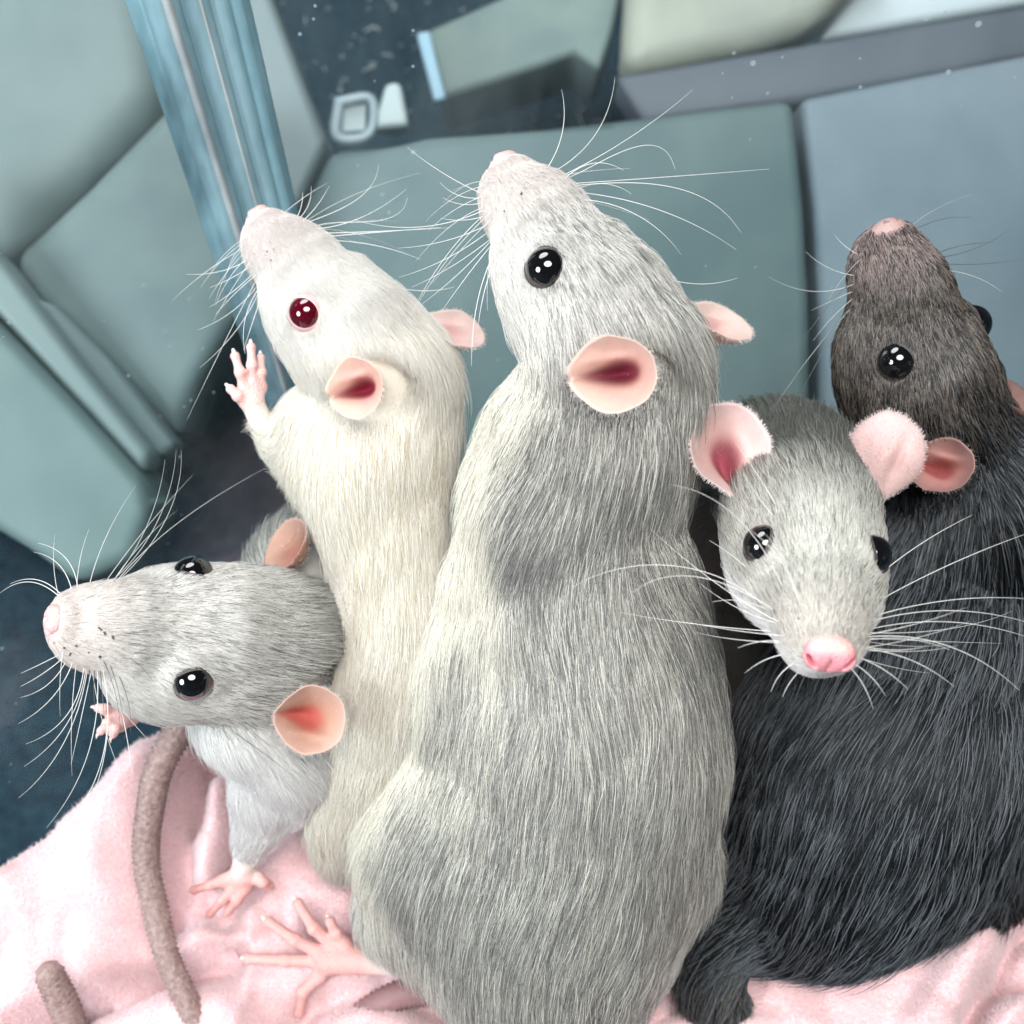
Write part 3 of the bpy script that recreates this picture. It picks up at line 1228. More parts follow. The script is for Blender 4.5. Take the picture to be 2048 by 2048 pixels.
def slab(name, label, cat, px, d, thick, color, bevel=.6, rough=.5, color2=None, tilt=None, group=None, bump=.06):
    """padded panel standing behind the tub: outline in photo pixels at its own distance, real thickness"""
    import bmesh
    pts = []
    for i, p in enumerate(px):
        dd = d if np.ndim(d) == 0 else d[i]
        pts.append(at(p[0], p[1], dd))
    ctr = np.mean(pts, 0)
    bm = bmesh.new()
    vs_ = [bm.verts.new(Vector((p - ctr) * CM)) for p in pts]
    f = bm.faces.new(vs_)
    bm.normal_update()
    if f.normal.dot(Vector(-FW)) < 0: f.normal_flip()
    away = Vector(FW * thick * CM)
    ex = bmesh.ops.extrude_face_region(bm, geom=[f])
    nv = [g for g in ex['geom'] if isinstance(g, bmesh.types.BMVert)]
    bmesh.ops.translate(bm, verts=nv, vec=away)
    bmesh.ops.recalc_face_normals(bm, faces=bm.faces)
    if bevel:
        bmesh.ops.bevel(bm, geom=list(bm.edges), offset=bevel * CM, segments=4, profile=.5, affect='EDGES', clamp_overlap=True)
    me = bpy.data.meshes.new(name)
    bm.to_mesh(me); bm.free()
    me.polygons.foreach_set('use_smooth', np.ones(len(me.polygons), bool))
    me.materials.append(principled(name + '_cover', color, rough, bump, 45, color2=color2, spec=.35, detail=3))
    o = bpy.data.objects.new(name, me)
    col.objects.link(o)
    o.location = Vector(ctr * CM)
    tag(o, label, cat, group)
    return o


G1, G2 = (0.192, 0.237, 0.237), (0.166, 0.211, 0.211)
slab('seat_cushion', 'big pale teal seat cushion in the upper left corner behind the tub', 'cushion', [(-200, -160), (280, -160), (338, 190), (190, 345), (25, 500), (-200, 640)], 35, 5, G1, 1.2, color2=G2)
slab('side_panel', 'grey-teal padded seat side left of the blue ridge, below the upper cushion', 'seat', [(15, 520), (170, 375), (345, 195), (500, 330), (560, 520), (470, 640), (395, 760), (352, 880), (300, 815), (75, 605)], 33.5, 3, (0.168, 0.212, 0.212), .5, color2=(0.133, 0.174, 0.177))
slab('piping', 'pale seam roll slanting down from the left edge outside the tub', 'seam roll', [(-200, 330), (0, 520), (150, 720), (300, 905), (285, 950), (120, 770), (-200, 420)], 32, 1.5, (0.203, 0.255, 0.255), .35)
slab('piping', 'thin grey seam roll running beside the pale one under the seat side', 'seam roll', [(62, 592), (110, 610), (220, 720), (350, 890), (318, 915), (180, 750)], 32.8, 1.2, (0.151, 0.194, 0.197), .25)
slab('lower_cushion', 'smooth teal cushion at the left edge above the grey rat', 'cushion', [(-200, 480), (0, 660), (150, 815), (285, 965), (300, 1030), (262, 1120), (150, 1170), (60, 1105), (-30, 1050), (-200, 1040)], 31.5, 3, (0.174, 0.231, 0.228), .8, color2=(0.150, 0.204, 0.204))
slab('seat_wedge', 'pale grey wedge-shaped panel just right of the blue ridge', 'panel', [(380, -120), (500, -120), (560, 40), (652, 285), (600, 400), (540, 520), (440, 400)], 37, 3, (0.203, 0.245, 0.256), .3)
slab('upholstered_panel', 'wide grey-green seat panel behind the two middle heads', 'seat', [(600, 430), (660, 300), (860, 287), (1230, 238), (1588, 195), (1612, 420), (1622, 620), (1624, 1010), (600, 1120)], [36, 36, 36, 35, 34, 33.5, 33, 32.5, 33], 4, (0.129, 0.168, 0.168), .35, color2=(0.101, 0.140, 0.144))
slab('upholstered_panel', 'blue-grey seat panel at the right, behind the black head', 'seat', [(1600, 196), (2150, 88), (2150, 1000), (1640, 1000), (1640, 640), (1628, 420)], [34.6, 34, 33, 33, 33.4, 34], 4, (0.203, 0.238, 0.273), .3, color2=(0.172, 0.207, 0.242))
slab('rail', 'dark mauve rail running along the top of the seat panels', 'rail', [(1230, 150), (1500, 105), (2150, -8), (2150, 100), (1600, 205), (1290, 250)], 38, 2, (0.105, 0.115, 0.140), .3)
slab('folded_cloth', 'cream cloth bundled above the rail at the top', 'cloth', [(1262, -120), (1800, -120), (1640, 50), (1500, 95), (1246, 140)], 41, 3, (0.374, 0.383, 0.323), .8, color2=(0.306, 0.315, 0.272))
slab('light_panel', 'pale blue-white panel in the top right corner', 'panel', [(1780, -140), (2200, -140), (2200, -20), (1640, 78)], 43, 3, (0.558, 0.612, 0.648), .3)
slab('storage_box', 'pale green translucent box with a blue edge at the top', 'box', [(848, 62), (1010, -10), (1240, -120), (1262, -100), (1228, 60), (1200, 142), (1150, 105), (1090, 130), (885, 196)], 44, 4, (0.203, 0.255, 0.232), .4, color2=(0.143, 0.195, 0.195))
slab('box_edge', 'light blue strip standing at the left end of the pale green box', 'strip', [(832, 66), (858, 60), (892, 196), (868, 202)], 43.4, .8, (.42, .62, .78), .1)
slab('buckle_tongue', 'small white wedge standing beside the square buckle', 'buckle', [(770, 165), (800, 162), (817, 250), (746, 256)], 42, 1.0, (.62, .70, .72), .2)
# square buckle frame
bk = empty('seat_buckle', at(705, 240, 42.5))
tag(bk, 'small square clear buckle frame on the dark carpet', 'buckle')
q = [(678, 204), (742, 198), (738, 268), (674, 274)]
qq = [at(*p, 42) for p in q]
tube('frame', qq + [qq[0]], [.18, .16, .16, .2, .18], principled('buckle_clear', (.40, .48, .53), .2), bk, sides=10, step=.2)
mesh_obj('plate', [at(688, 212, 42.2), at(732, 208, 42.2), at(730, 260, 42.2), at(684, 264, 42.2)], [(3, 2, 1, 0)], principled('buckle_plate', (.45, .52, .54), .5), bk)

# lint on the dark carpet
n = 110
lp = np.array([at_plane(rng.uniform(510, 960), rng.uniform(-60, 280), -.6) for _ in range(n)])
lp[:30] = [at_plane(rng.uniform(1010, 1330), rng.uniform(90, 290), -.6) for _ in range(30)]
dr = norm(rng.normal(0, 1, (n, 3)) * np.array([1, 1, .25]))
ln = np.where(rng.random(n) < .2, .6, .14) * (.5 + rng.random(n))
t = np.linspace(-.5, .5, 4)
P = lp[:, None] + dr[:, None] * (ln[:, None] * t)[..., None] + rng.normal(0, .12, (n, 4, 3)) * ln[:, None, None] + np.array([0, 0, .12])
lint = curves_obj('lint', P, np.tile(np.array([.012, .022, .022, .012]), (n, 1)) * (.5 + rng.random((n, 1))), np.full((n, 3), .75), fur_mat('lint_fibre', .5, .6), None, kind='stuff')
tag(lint, 'white lint scattered over the dark carpet outside the tub', 'lint')


def paw(parent, wrist, palm, digits, color=(.80, .46, .44), rw=.22, rp=.30, rd=.10, pale=None, clawlen=.16, name='paw', heel=None, short=1.0):
    """paw with a palm and separate bent digits; digits: lists of world points base..tip"""
    B = Body()
    digits = [[d[0] + (q - d[0]) * short for q in d] for d in digits]
    digits = [[d[0], d[1] + norm(CAM - d[1]) * rd * .9] + list(d[2:]) for d in digits]
    if heel is not None:
        B.cone(heel, palm, rw * 1.15, rp, .15)
    B.cone(wrist, palm, rw, rp, .15)
    for d in digits:
        n = len(d)
        for i in range(n - 1):
            B.cone(d[i], d[i + 1], rd * (1.12 - .16 * i), rd * (1.12 - .16 * (i + 1)), .05)
        # knuckle and toe pad
        B.ell(d[1], np.eye(3), np.array([1, 1, 1]) * rd * 1.12, .05)
        B.ell(d[-1], np.eye(3), np.array([1, 1, 1]) * rd * .92, .05)
        B.cone(palm, d[0], rp * .6, rd * 1.25, .14)
    V, Q, N = B.mesh(.035, .3)
    c = np.tile(np.array(color), (len(V), 1))
    if pale is not None:
        t = sst(np.linalg.norm(V - np.array(wrist), axis=1), .2, .8)[:, None]
        c = np.array(pale) * (1 - t) + c * t
    o = mesh_obj(name, V, Q, M['pink'], parent, colors=c)
    for d in digits:
        dr = norm(d[-1] - d[-2])
        tube('claw', [d[-1] + dr * rd * .3, d[-1] + dr * (rd * .6 + clawlen * .5) + np.array([0, 0, .01]), d[-1] + dr * (rd * .5 + clawlen) - np.array([0, 0, .04])], [rd * .5, rd * .36, rd * .08], M['claw'], o, sides=8, step=.03)
    return o


def whiskers(parent, lines, head, auto=0, color=(.92, .93, .92), seed=1, rootr=.0072, dark=0.0, lmul=1.0, stubs=(), stubcol=(.02, .02, .02)):
    """lines: [(pixel points root..tip, depth change root->tip, colour)], rooted on the snout; plus a few
    fine ones fanned over both pads and the dark follicle stubs"""
    r = np.random.default_rng(seed)
    K = 12
    Ps, Rs, Cs = [], [], []
    snout = (head.w((0, 1.4, -.3)) - CAM) @ FW
    sc_ = (head.w((0, 1.3, -.4)) - CAM) @ MC
    ctr_px = (1024 + sc_[0] / -sc_[2] * FPX, 1024 - sc_[1] / -sc_[2] * FPX)
    for ln in lines:
        pts, dz = ln[0], ln[1]
        c = ln[2] if len(ln) > 2 else color
        d0 = head.B.ray_depth(*pts[0])
        if d0 > snout + 1.5:          # root beside the outline: grow it back to the skin
            for k_ in np.linspace(.08, .8, 10):
                q_ = (pts[0][0] + (ctr_px[0] - pts[0][0]) * k_, pts[0][1] + (ctr_px[1] - pts[0][1]) * k_)
                d1 = head.B.ray_depth(*q_)
                if d1 < snout + 1.5:
                    pts = [q_] + list(pts[1:])
                    d0 = d1
                    break
        d0 = snout if d0 > snout + 1.5 else d0 - .02
        ps = np.array(pts, float)
        s = np.concatenate([[0], np.cumsum(np.linalg.norm(np.diff(ps, axis=0), axis=1))]); s /= s[-1]
        t = np.linspace(0, 1, K)
        dgr = min(3, len(ps) - 1)
        uv = np.stack([np.polyval(np.polyfit(s, ps[:, i], dgr), t) for i in range(2)], 1)
        dd = d0 + dz * t
        Ps.append(np.array([at(uv[i, 0], uv[i, 1], dd[i]) for i in range(K)]))
        Rs.append(rootr * np.interp(t, [0, .6, 1], [1, .72, .25])); Cs.append(c)
    for px, py in stubs:
        d0 = head.B.ray_depth(px, py)
        p0 = at(px, py, d0 - .10); p1 = at(px + r.normal(0, 4), py + 7, d0 - .16)
        t = np.linspace(0, 1, K)[:, None]
        Ps.append(p0 * (1 - t) + p1 * t); Rs.append(np.full(K, .019) * r.uniform(.7, 1.2)); Cs.append(stubcol)
    for i in range(auto):
        sx = 1 if r.random() < .5 else -1
        y = r.uniform(1.15, 1.95); z = r.uniform(-.62, -.25)
        root = np.array([sx * np.interp(y, [1.1, 2.0], [.60, .33]), y, z])
        back = np.interp(y, [1.1, 2.0], [.55, -.25]) + r.normal(0, .15)
        d = norm(np.array([sx * 1.0, -back, (z + .4) * 1.6 + r.normal(0, .25)]))
        Ln = np.interp(y, [1.1, 2.0], [3.4, 1.1]) * r.uniform(.6, 1.15) * lmul
        bend = np.array([0, -.5, -.15]) + r.normal(0, .18, 3)
        t = np.linspace(0, 1, K)[:, None]
        P = root + d * t * Ln + bend * (t ** 2) * Ln * .45
        Ps.append(head.w(P)); Rs.append(rootr * .8 * np.interp(t[:, 0], [0, .6, 1], [1, .7, .2]))
        Cs.append((.03, .03, .03) if r.random() < dark else color)
    return curves_obj('whiskers', np.array(Ps), np.array(Rs), np.array(Cs), M['whisker'], parent)


# colour helpers ------------------------------------------------------
def mix_cols(p_dark, light, dark, crand, r, spread=.10):
    p = np.clip(p_dark + (.5 - crand) * .32 * np.clip(p_dark * 4, 0, 1), 0, 1)
    k = (r.random(len(p)) < p).astype(float)
    k = np.clip(k * .8 + r.random(len(p)) * .2 * (p_dark > .02), 0, 1)
    c = np.array(light) * (1 - k[:, None]) + np.array(dark) * k[:, None] if np.ndim(light) == 1 else light * (1 - k[:, None]) + np.array(dark) * k[:, None]
    return c * (1 + r.normal(0, spread, (len(p), 1)))


def body_dens(head, hd, bd):
    def f(C):
        L = head.loc(C)
        w = sst(L[:, 1], -3.4, -1.6) * (np.abs(L[:, 0]) < 2.2)
        return lerp(bd, hd, w) * (1 + .5 * sst(L[:, 1], .6, 1.6) * w)
    return f


def grey_skin(head, base, muzzle=(.74, .55, .53)):
    def f(V, N):
        L = head.loc(V)
        c = np.tile(np.array(base), (len(V), 1))
        w = (sst(L[:, 1], 1.55, 2.15) * (np.abs(L[:, 0]) < 1))[:, None]
        c = c * (1 - w) + np.array(muzzle) * w
        for sx in (-1, 1):
            q = L - (EYE * np.array([sx, 1, 1]) + np.array([sx * .2, .06, .09]))
            e = np.linalg.norm(q / np.array([.5, .42, .34]), axis=1)
            k = (1 - sst(e, .75, 1.15))[:, None]
            c = c * (1 - k) + np.array(eye_rim) * k
        for cc, rr, deep in head.bare:
            if not deep: continue
            k = (1 - sst(np.linalg.norm(V - cc, axis=1), rr * .85, rr * 1.2))[:, None]
            c = c * (1 - k) + np.array((.42, .07, .10)) * k
        return c
    return f


eye_rim = (.09, .07, .075)

# ---- the rat in the middle -------------------------------------------
hd = Head((1.08, 4.21, -21.27), (-.492, .869, -.053), (.495, .329, .804), 1.018)
hd.deep_eye = 1
B = Body()
occ = hd.w((0, -1.7, -.15))
sp = [occ, at(1212, 850, 22.2), at(1155, 990, 22.75), at(1158, 1120, 23.15), at(1172, 1280, 23.45), at(1172, 1470, 23.8), at(1135, 1640, 24.2), at(1085, 1800, 24.6), at(1095, 1940, 25.0), at(1090, 2080, 25.4)]
B.chain(sp, [1.15, 1.56, 1.72, 1.84, 2.05, 2.38, 2.50, 2.38, 1.8, 1.0], .9)
B.cone(hd.w((-.3, -1.5, -.45)), at(1150, 930, 22.9), .95, 1.32, .7)        # neck, left side
B.cone(at(990, 1150, 23.6), at(950, 1330, 24.0), .6, .9, 1.1, flow=cv(-.1, -1, -.1))      # left shoulder
B.cone(at(985, 1330, 24.1), at(945, 1600, 24.5), 1.0, 1.3, 1.2, flow=cv(-.12, -1, -.1))   # flank
B.cone(at(900, 1680, 24.6), at(838, 1790, 25.3), 1.45, 1.05, 1.2, flow=cv(-.15, -1, -.2))     # left thigh
B.cone(at(835, 1820, 25.4), at(785, 1895, 26.2), .7, .34, .4, tagname='leg')
B.cone(at(1290, 1700, 24.8), at(1260, 1880, 25.4), 1.2, .8, .6, flow=cv(0, -1, -.2))


def col_centre(P, Nn, tg, cr, r):
    L = hd.loc(P)
    wh = tg.get('head', np.zeros(len(P)))
    vx = (Nn @ MC)
    nz = vnoise(P, .55, 3) + .6 * vnoise(P, 1.3, 4)
    top = sst(L[:, 2], -.15, .5)
    face = sst(L[:, 1], .5, 1.7)[:, None] * wh[:, None]
    neck_shade = np.exp(-((L[:, 1] + 3.6) / .5) ** 2) * sst(vx[:, 2], .5, .95)  # shadow of the head on the neck fold, put in as darker hairs
    pd_b = np.clip(.47 + .08 * nz + .34 * neck_shade, .05, .92)
    px = (P - CAM) @ MC
    py = 1024 + px[:, 1] / px[:, 2] * FPX           # row in the picture: the coat pales towards the rump
    rump = sst(-(P[:, 2]), -6.5, -3.0)
    pd_b = pd_b * (1 - .55 * rump)
    pd_h = .26 * top * (1 - face[:, 0]) + .02
    pd = pd_b * (1 - wh) + pd_h * wh
    light = np.array((.70, .70, .645)) * np.ones((len(P), 1))
    light = lerp(light, np.array((.80, .80, .775)), wh[:, None])
    light = lerp(light, np.array((.80, .75, .725)), face)
    light = lerp(light, np.array((.79, .79, .765)), (rump * (1 - wh))[:, None])
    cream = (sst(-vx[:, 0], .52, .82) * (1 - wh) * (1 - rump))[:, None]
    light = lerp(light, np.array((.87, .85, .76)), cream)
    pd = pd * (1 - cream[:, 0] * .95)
    pd = pd * (1 - .8 * tg.get('leg', 0))
    return mix_cols(pd, light, (.16, .16, .16), cr, r)


P_EAR = [(.86, .66, .60), (.86, .60, .55), (.42, .06, .12)]
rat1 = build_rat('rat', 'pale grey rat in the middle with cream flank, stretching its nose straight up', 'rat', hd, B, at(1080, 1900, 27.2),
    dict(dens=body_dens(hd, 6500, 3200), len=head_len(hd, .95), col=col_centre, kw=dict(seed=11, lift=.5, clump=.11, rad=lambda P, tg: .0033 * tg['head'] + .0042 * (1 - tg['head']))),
    M['eye_black'],
    [dict(px=(1166, 752), lay=True, u=cv(1, -.02, -.05), nrm=cv(-.22, -.10, 1), length=1.38, width=1.22, cols=[(.86, .68, .60), (.84, .53, .47), (.24, .025, .055)], cup=.55, curl=.4, notch=.85, flip=1, nf=700),
     dict(px=(1368, 650), open=False, sink=.3, u=cv(1, -.22, -.25), nrm=cv(-.05, .75, .62), length=1.18, width=1.15, cols=[(.84, .70, .66), (.86, .62, .58), (.75, .4, .4)], cup=.3, notch=.1, nf=900)],
    grey_skin(hd, (.40, .40, .37)))
hf = [[at(640, 1922, 26.05), at(560, 1920, 26.20), at(470, 1916, 26.30)],
      [at(640, 1905, 26.00), at(580, 1875, 26.10), at(518, 1832, 26.15)],
      [at(670, 1895, 25.95), at(620, 1850, 26.00), at(582, 1790, 26.05)],
      [at(640, 1950, 26.05), at(600, 1990, 26.15), at(590, 2040, 26.20)],
      [at(690, 1890, 25.95), at(668, 1862, 25.95), at(655, 1835, 26.00)]]
paw(rat1, at(790, 1920, 25.75), at(660, 1920, 25.95), hf, color=(.78, .43, .41), rw=.30, rp=.28, rd=.122, pale=(.86, .76, .73), name='hind_paw', clawlen=.14, short=.84)
tube('tail', [at(1060, 2030, 26.0), at(900, 1985, 26.2), at(800, 1990, 26.2), at(700, 2050, 26.2), at(640, 2120, 26.2)], [.42, .33, .30, .28, .26], principled('tail_mauve', (.30, .17, .18), .6, .4, 700), rat1, step=.055, rings=.08)

# ---- the albino -------------------------------------------------------
hd2 = Head((-3.28, 3.96, -23.26), (-.615, .781, .112), (.519, .293, .803), .95)
hd2.deep_eye = 1
B = Body()
occ = hd2.w((0, -1.7, -.2))
sp = [occ, at(762, 850, 24.0), at(750, 960, 24.1), at(770, 1090, 24.1), at(778, 1230, 24.1), at(770, 1380, 24.2), at(738, 1520, 24.6), at(705, 1630, 25.4), at(690, 1700, 26.4)]
B.chain(sp, [1.1, 1.28, 1.22, 1.02, .98, .95, .85, .7, .5], .6)
B.cone(at(640, 800, 24.0), at(700, 930, 24.3), .5, .8, .6)
B.chain([at(650, 905, 24.4), at(575, 893, 24.3), at(520, 838, 24.0)], [.75, .46, .27], .4, 'leg')


def col_albino(P, Nn, tg, cr, r):
    wh = tg.get('head', np.zeros(len(P)))
    L = hd2.loc(P)
    nz = vnoise(P, .6, 5)
    light = lerp(np.array((.86, .845, .79)), np.array((.74, .735, .71)), wh[:, None]) * np.ones((len(P), 1))
    face = sst(L[:, 1], .7, 1.7)[:, None] * wh[:, None]
    light = lerp(light, np.array((.72, .67, .655)), face)
    pd = np.clip(.10 + .12 * nz, 0, .4) * (1 - wh)
    return mix_cols(pd, light, (.66, .58, .42), cr, r, .04)


eye_rim = (.70, .34, .36)
rat2 = build_rat('rat', 'white albino rat with a red eye, one pink forepaw against the tub corner', 'rat', hd2, B, at(720, 1680, 28.0),
    dict(rim=(.74, .45, .46), lid=58, dens=body_dens(hd2, 6000, 3000), len=head_len(hd2, .85), col=col_albino, kw=dict(seed=22, lift=.5, clump_amt=.35, rad=lambda P, tg: .0033 * tg['head'] + .0042 * (1 - tg['head']))),
    M['eye_red'],
    [dict(px=(676, 790), lay=True, cap=.55, sink=-.34, u=cv(1, .18, -.05), nrm=cv(-.22, -.05, 1), length=1.10, width=1.08, cols=[(.90, .72, .62), (.88, .52, .48), (.26, .012, .04)], cup=.42, notch=.8, nf=600, fuzz=(.92, .88, .84)),
     dict(px=(846, 655), open=False, sink=.3, u=cv(1, -.32, -.2), nrm=cv(-.05, .72, .66), length=1.22, width=1.05, cols=[(.90, .74, .70), (.90, .66, .64), (.8, .5, .5)], cup=.3, notch=.1, nf=900, fuzz=(.92, .88, .84))],
    grey_skin(hd2, (.80, .76, .66), (.84, .62, .60)))
dg = [[at(490, 778, 23.75), at(480, 745, 23.65), at(470, 712, 23.6)],
      [at(507, 770, 23.8), at(504, 730, 23.7), at(502, 694, 23.65)],
      [at(520, 775, 23.9), at(522, 745, 23.85), at(521, 716, 23.85)],
      [at(490, 800, 23.75), at(475, 792, 23.65), at(461, 778, 23.6)]]
paw(rat2, at(522, 845, 24.0), at(503, 800, 23.85), dg, color=(.86, .54, .52), rw=.22, rp=.22, rd=.092, pale=(.90, .78, .74), clawlen=.12)

# ---- the rat looking left ---------------------------------------------
eye_rim = (.10, .08, .085)
hd3 = Head((-5.69, -2.06, -22.03), (-.737, .174, .653), (.67, .308, .675), 1.036)
B = Body()
occ = hd3.w((0, -1.7, -.2))
sp = [occ, at(625, 1265, 24.9), at(655, 1180, 26.0), at(740, 1260, 27.0), at(800, 1400, 28.0)]
B.chain(sp, [1.15, 1.25, 1.6, 1.8, 1.6], .7)
B.chain([at(500, 1400, 23.7), at(575, 1470, 24.4), at(540, 1590, 25.2), at(500, 1690, 26.0)], [1.05, 1.15, .66, .30], .6, 'chest')
B.ell(hd3.w((-.74, .12, -.62)), hd3.R, np.array([.60, .95, .50]) * hd3.s, .5, -hd3.R[:, 1], 'head')
B.cone(at(503, 1680, 25.95), at(488, 1735, 26.25), .27, .17, .3, tagname='leg')


def col_left(P, Nn, tg, cr, r):
    L = hd3.loc(P)
    wh = tg.get('head', np.zeros(len(P)))
    wc = tg.get('chest', np.zeros(len(P)))
    nz = vnoise(P, .8, 6)
    top = sst(L[:, 2], -.3, .4)
    face = sst(L[:, 1], .9, 1.9)[:, None] * wh[:, None]
    light = lerp(np.array((.60, .61, .57)), np.array((.85, .845, .82)), wh[:, None]) * np.ones((len(P), 1))
    light = lerp(light, np.array((.82, .75, .725)), face)
    light = lerp(light, np.array((.88, .88, .88)), np.clip(wc * 1.3, 0, 1)[:, None])
    pd = lerp(.42 + .2 * nz, .13 * top * (1 - face[:, 0]) + .02, wh)
    pd = np.clip(pd * (1 - np.clip(wc * 1.3, 0, 1)), 0, 1)
    neck = np.exp(-((L[:, 1] + 2.6) / .5) ** 2) * sst(L[:, 2], -.6, .2)
    pd = np.clip(pd + .25 * neck, 0, .9)
    return mix_cols(pd, light, (.14, .14, .14), cr, r)


BR = [(.70, .45, .36), (.58, .31, .22), (.62, .16, .14)]
rat3 = build_rat('rat', 'light grey rat at the left pointing its muzzle left, long brown tail below', 'rat', hd3, B, at(520, 1720, 27.0),
    dict(dens=body_dens(hd3, 6500, 2600), len=head_len(hd3, .75), col=col_left, kw=dict(seed=33, clump=.11, lift=.45, rad=lambda P, tg: .0033 * tg['head'] + .0042 * (1 - tg['head']))),
    M['eye_black'],
    [dict(px=(560, 1428), lay=True, u=cv(1, -.08, -.10), nrm=cv(-.25, .0, 1), length=1.32, width=1.30, cols=[(.80, .58, .50), (.60, .33, .24), (.66, .16, .14)], cup=.42, notch=.35, fold=.3, flip=-1, nf=900),
     dict(px=(560, 1150), open=False, lay=True, u=cv(.65, .72, -.1), nrm=cv(-.62, .42, .62), length=1.22, width=1.15, cols=[(.72, .48, .40), (.50, .28, .21), (.6, .3, .26)], cup=.42, notch=.3, nf=700)],
    grey_skin(hd3, (.40, .40, .385), (.76, .56, .55)))
dg = [[at(450, 1760, 26.3), at(420, 1770, 26.35), at(388, 1780, 26.45)],
      [at(470, 1775, 26.3), at(445, 1800, 26.3), at(420, 1828, 26.45)],
      [at(490, 1775, 26.3), at(474, 1800, 26.3), at(457, 1822, 26.4)],
      [at(515, 1755, 26.3), at(527, 1765, 26.3), at(540, 1772, 26.4)]]
paw(rat3, at(492, 1708, 26.1), at(484, 1748, 26.3), dg, color=(.80, .40, .38), rw=.24, rp=.24, rd=.10, pale=(.84, .74, .72), clawlen=.13)
dg = [[at(232, 1440, 23.6), at(215, 1446, 23.45), at(202, 1462, 23.4)],
      [at(240, 1450, 23.6), at(230, 1458, 23.45), at(226, 1468, 23.4)],
      [at(222, 1424, 23.6), at(208, 1418, 23.5), at(196, 1416, 23.45)]]
paw(rat3, at(260, 1432, 23.9), at(240, 1438, 23.7), dg, color=(.84, .52, .50), rw=.2, rp=.19, rd=.085, clawlen=.12)
tailm = principled('tail_brown', (.27, .17, .16), .5, .6, 900, color2=(.40, .29, .275))
tail_o, tp, tr_, tt = tube('tail', [at(720, 1500, 28.0), at(560, 1490, 26.8), at(400, 1440, 25.8), at(326, 1518, 25.4), at(298, 1634, 25.6), at(293, 1727, 25.8), at(312, 1821, 25.8), at(335, 1914, 25.7), at(392, 2048, 25.6), at(440, 2220, 25.6), at(290, 2360, 26.2), at(180, 2220, 25.8), at(140, 2044, 25.4), at(100, 1950, 25.2)],
     [.42, .38, .34, .29, .27, .265, .26, .25, .25, .25, .27, .29, .30, .28], tailm, rat3, step=.055, rings=.08)
n = 1100
ii = rng.integers(60, len(tp) - 3, n)
rad_dir = norm(np.cross(tt[ii], rng.normal(0, 1, (n, 3))))
root = tp[ii] + rad_dir * tr_[ii][:, None]
dd = norm(rad_dir * .45 + tt[ii] + rng.normal(0, .12, (n, 3)))
t = np.linspace(0, 1, 4)
tl = .07 + .10 * rng.random(n)
Pt = root[:, None] + dd[:, None] * (tl[:, None] * t)[..., None]
curves_obj('bristles', Pt, np.tile(np.array([.0028, .0026, .002, .001]), (n, 1)), np.where(rng.random((n, 1)) < .5, .55, .12) * np.ones((n, 3)), M['fur'], tail_o)

# ---- the rat facing the camera ----------------------------------------
eye_rim = (.07, .06, .06)
hd4 = Head(np.array((5.13, -.87, -21.48)) * .93, (-.071, -.515, .854), (.062, .852, .519), .94)
B = Body()
occ = hd4.w((0, -1.6, -.3))
sp = [occ, at(1590, 985, 23.6), at(1545, 985, 25.2), at(1560, 1120, 28.0), at(1580, 1300, 29.0)]
B.chain(sp, [1.15, 1.35, 1.6, 1.7, 1.5], .7)


def col_front(P, Nn, tg, cr, r):
    L = hd4.loc(P)
    wh = tg.get('head', np.zeros(len(P)))
    nz = vnoise(P, .9, 8)
    face = sst(L[:, 1], .9, 1.9) * wh
    low = sst(-L[:, 2], .25, .65) * wh
    light = lerp(np.array((.20, .215, .19)), np.array((.82, .83, .78)), wh[:, None]) * np.ones((len(P), 1))  # dark grey body, darkened further for the soft shadow behind the head
    side = sst(L[:, 0], .1, .9)[:, None] * wh[:, None]  # right half of the face browner, its shade put into the coat
    light = lerp(light, np.array((.62, .60, .555)), side * .8)
    light = lerp(light, np.array((.86, .86, .85)), np.clip(low * 1.1, 0, 1)[:, None])
    light = lerp(light, np.array((.66, .60, .55)), (face * (1 - low))[:, None] * .6)
    pd = lerp(.5 + .2 * nz, .14 + .08 * nz, wh) * (1 - low)
    return mix_cols(np.clip(pd, 0, 1), light, (.14, .14, .13), cr, r)


PK = [(.88, .70, .69), (.85, .58, .55), (.50, .12, .17)]
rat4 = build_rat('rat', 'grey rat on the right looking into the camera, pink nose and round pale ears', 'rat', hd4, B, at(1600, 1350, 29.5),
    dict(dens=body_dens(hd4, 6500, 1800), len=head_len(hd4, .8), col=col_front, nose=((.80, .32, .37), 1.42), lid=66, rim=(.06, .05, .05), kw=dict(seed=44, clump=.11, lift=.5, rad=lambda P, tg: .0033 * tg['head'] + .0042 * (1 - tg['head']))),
    M['eye_black'],
    [dict(px=(1480, 992), sink=.15, u=cv(-.36, .93, .0), nrm=cv(.30, -.30, .9), length=1.68, width=1.42, cols=PK, cup=.42, notch=.55, fold=.25, flip=-1, nf=2600, fuzz=(.9, .84, .84)),
     dict(px=(1738, 992), open=False, sink=.15, u=cv(.30, .95, .0), nrm=cv(.45, .10, -.88), length=1.62, width=1.34, cols=[(.88, .66, .66), (.86, .60, .58), (.8, .5, .48)], cup=.16, notch=.1, nf=2200, fuzz=(.9, .84, .84))],
    grey_skin(hd4, (.42, .42, .39), (.76, .54, .54)))

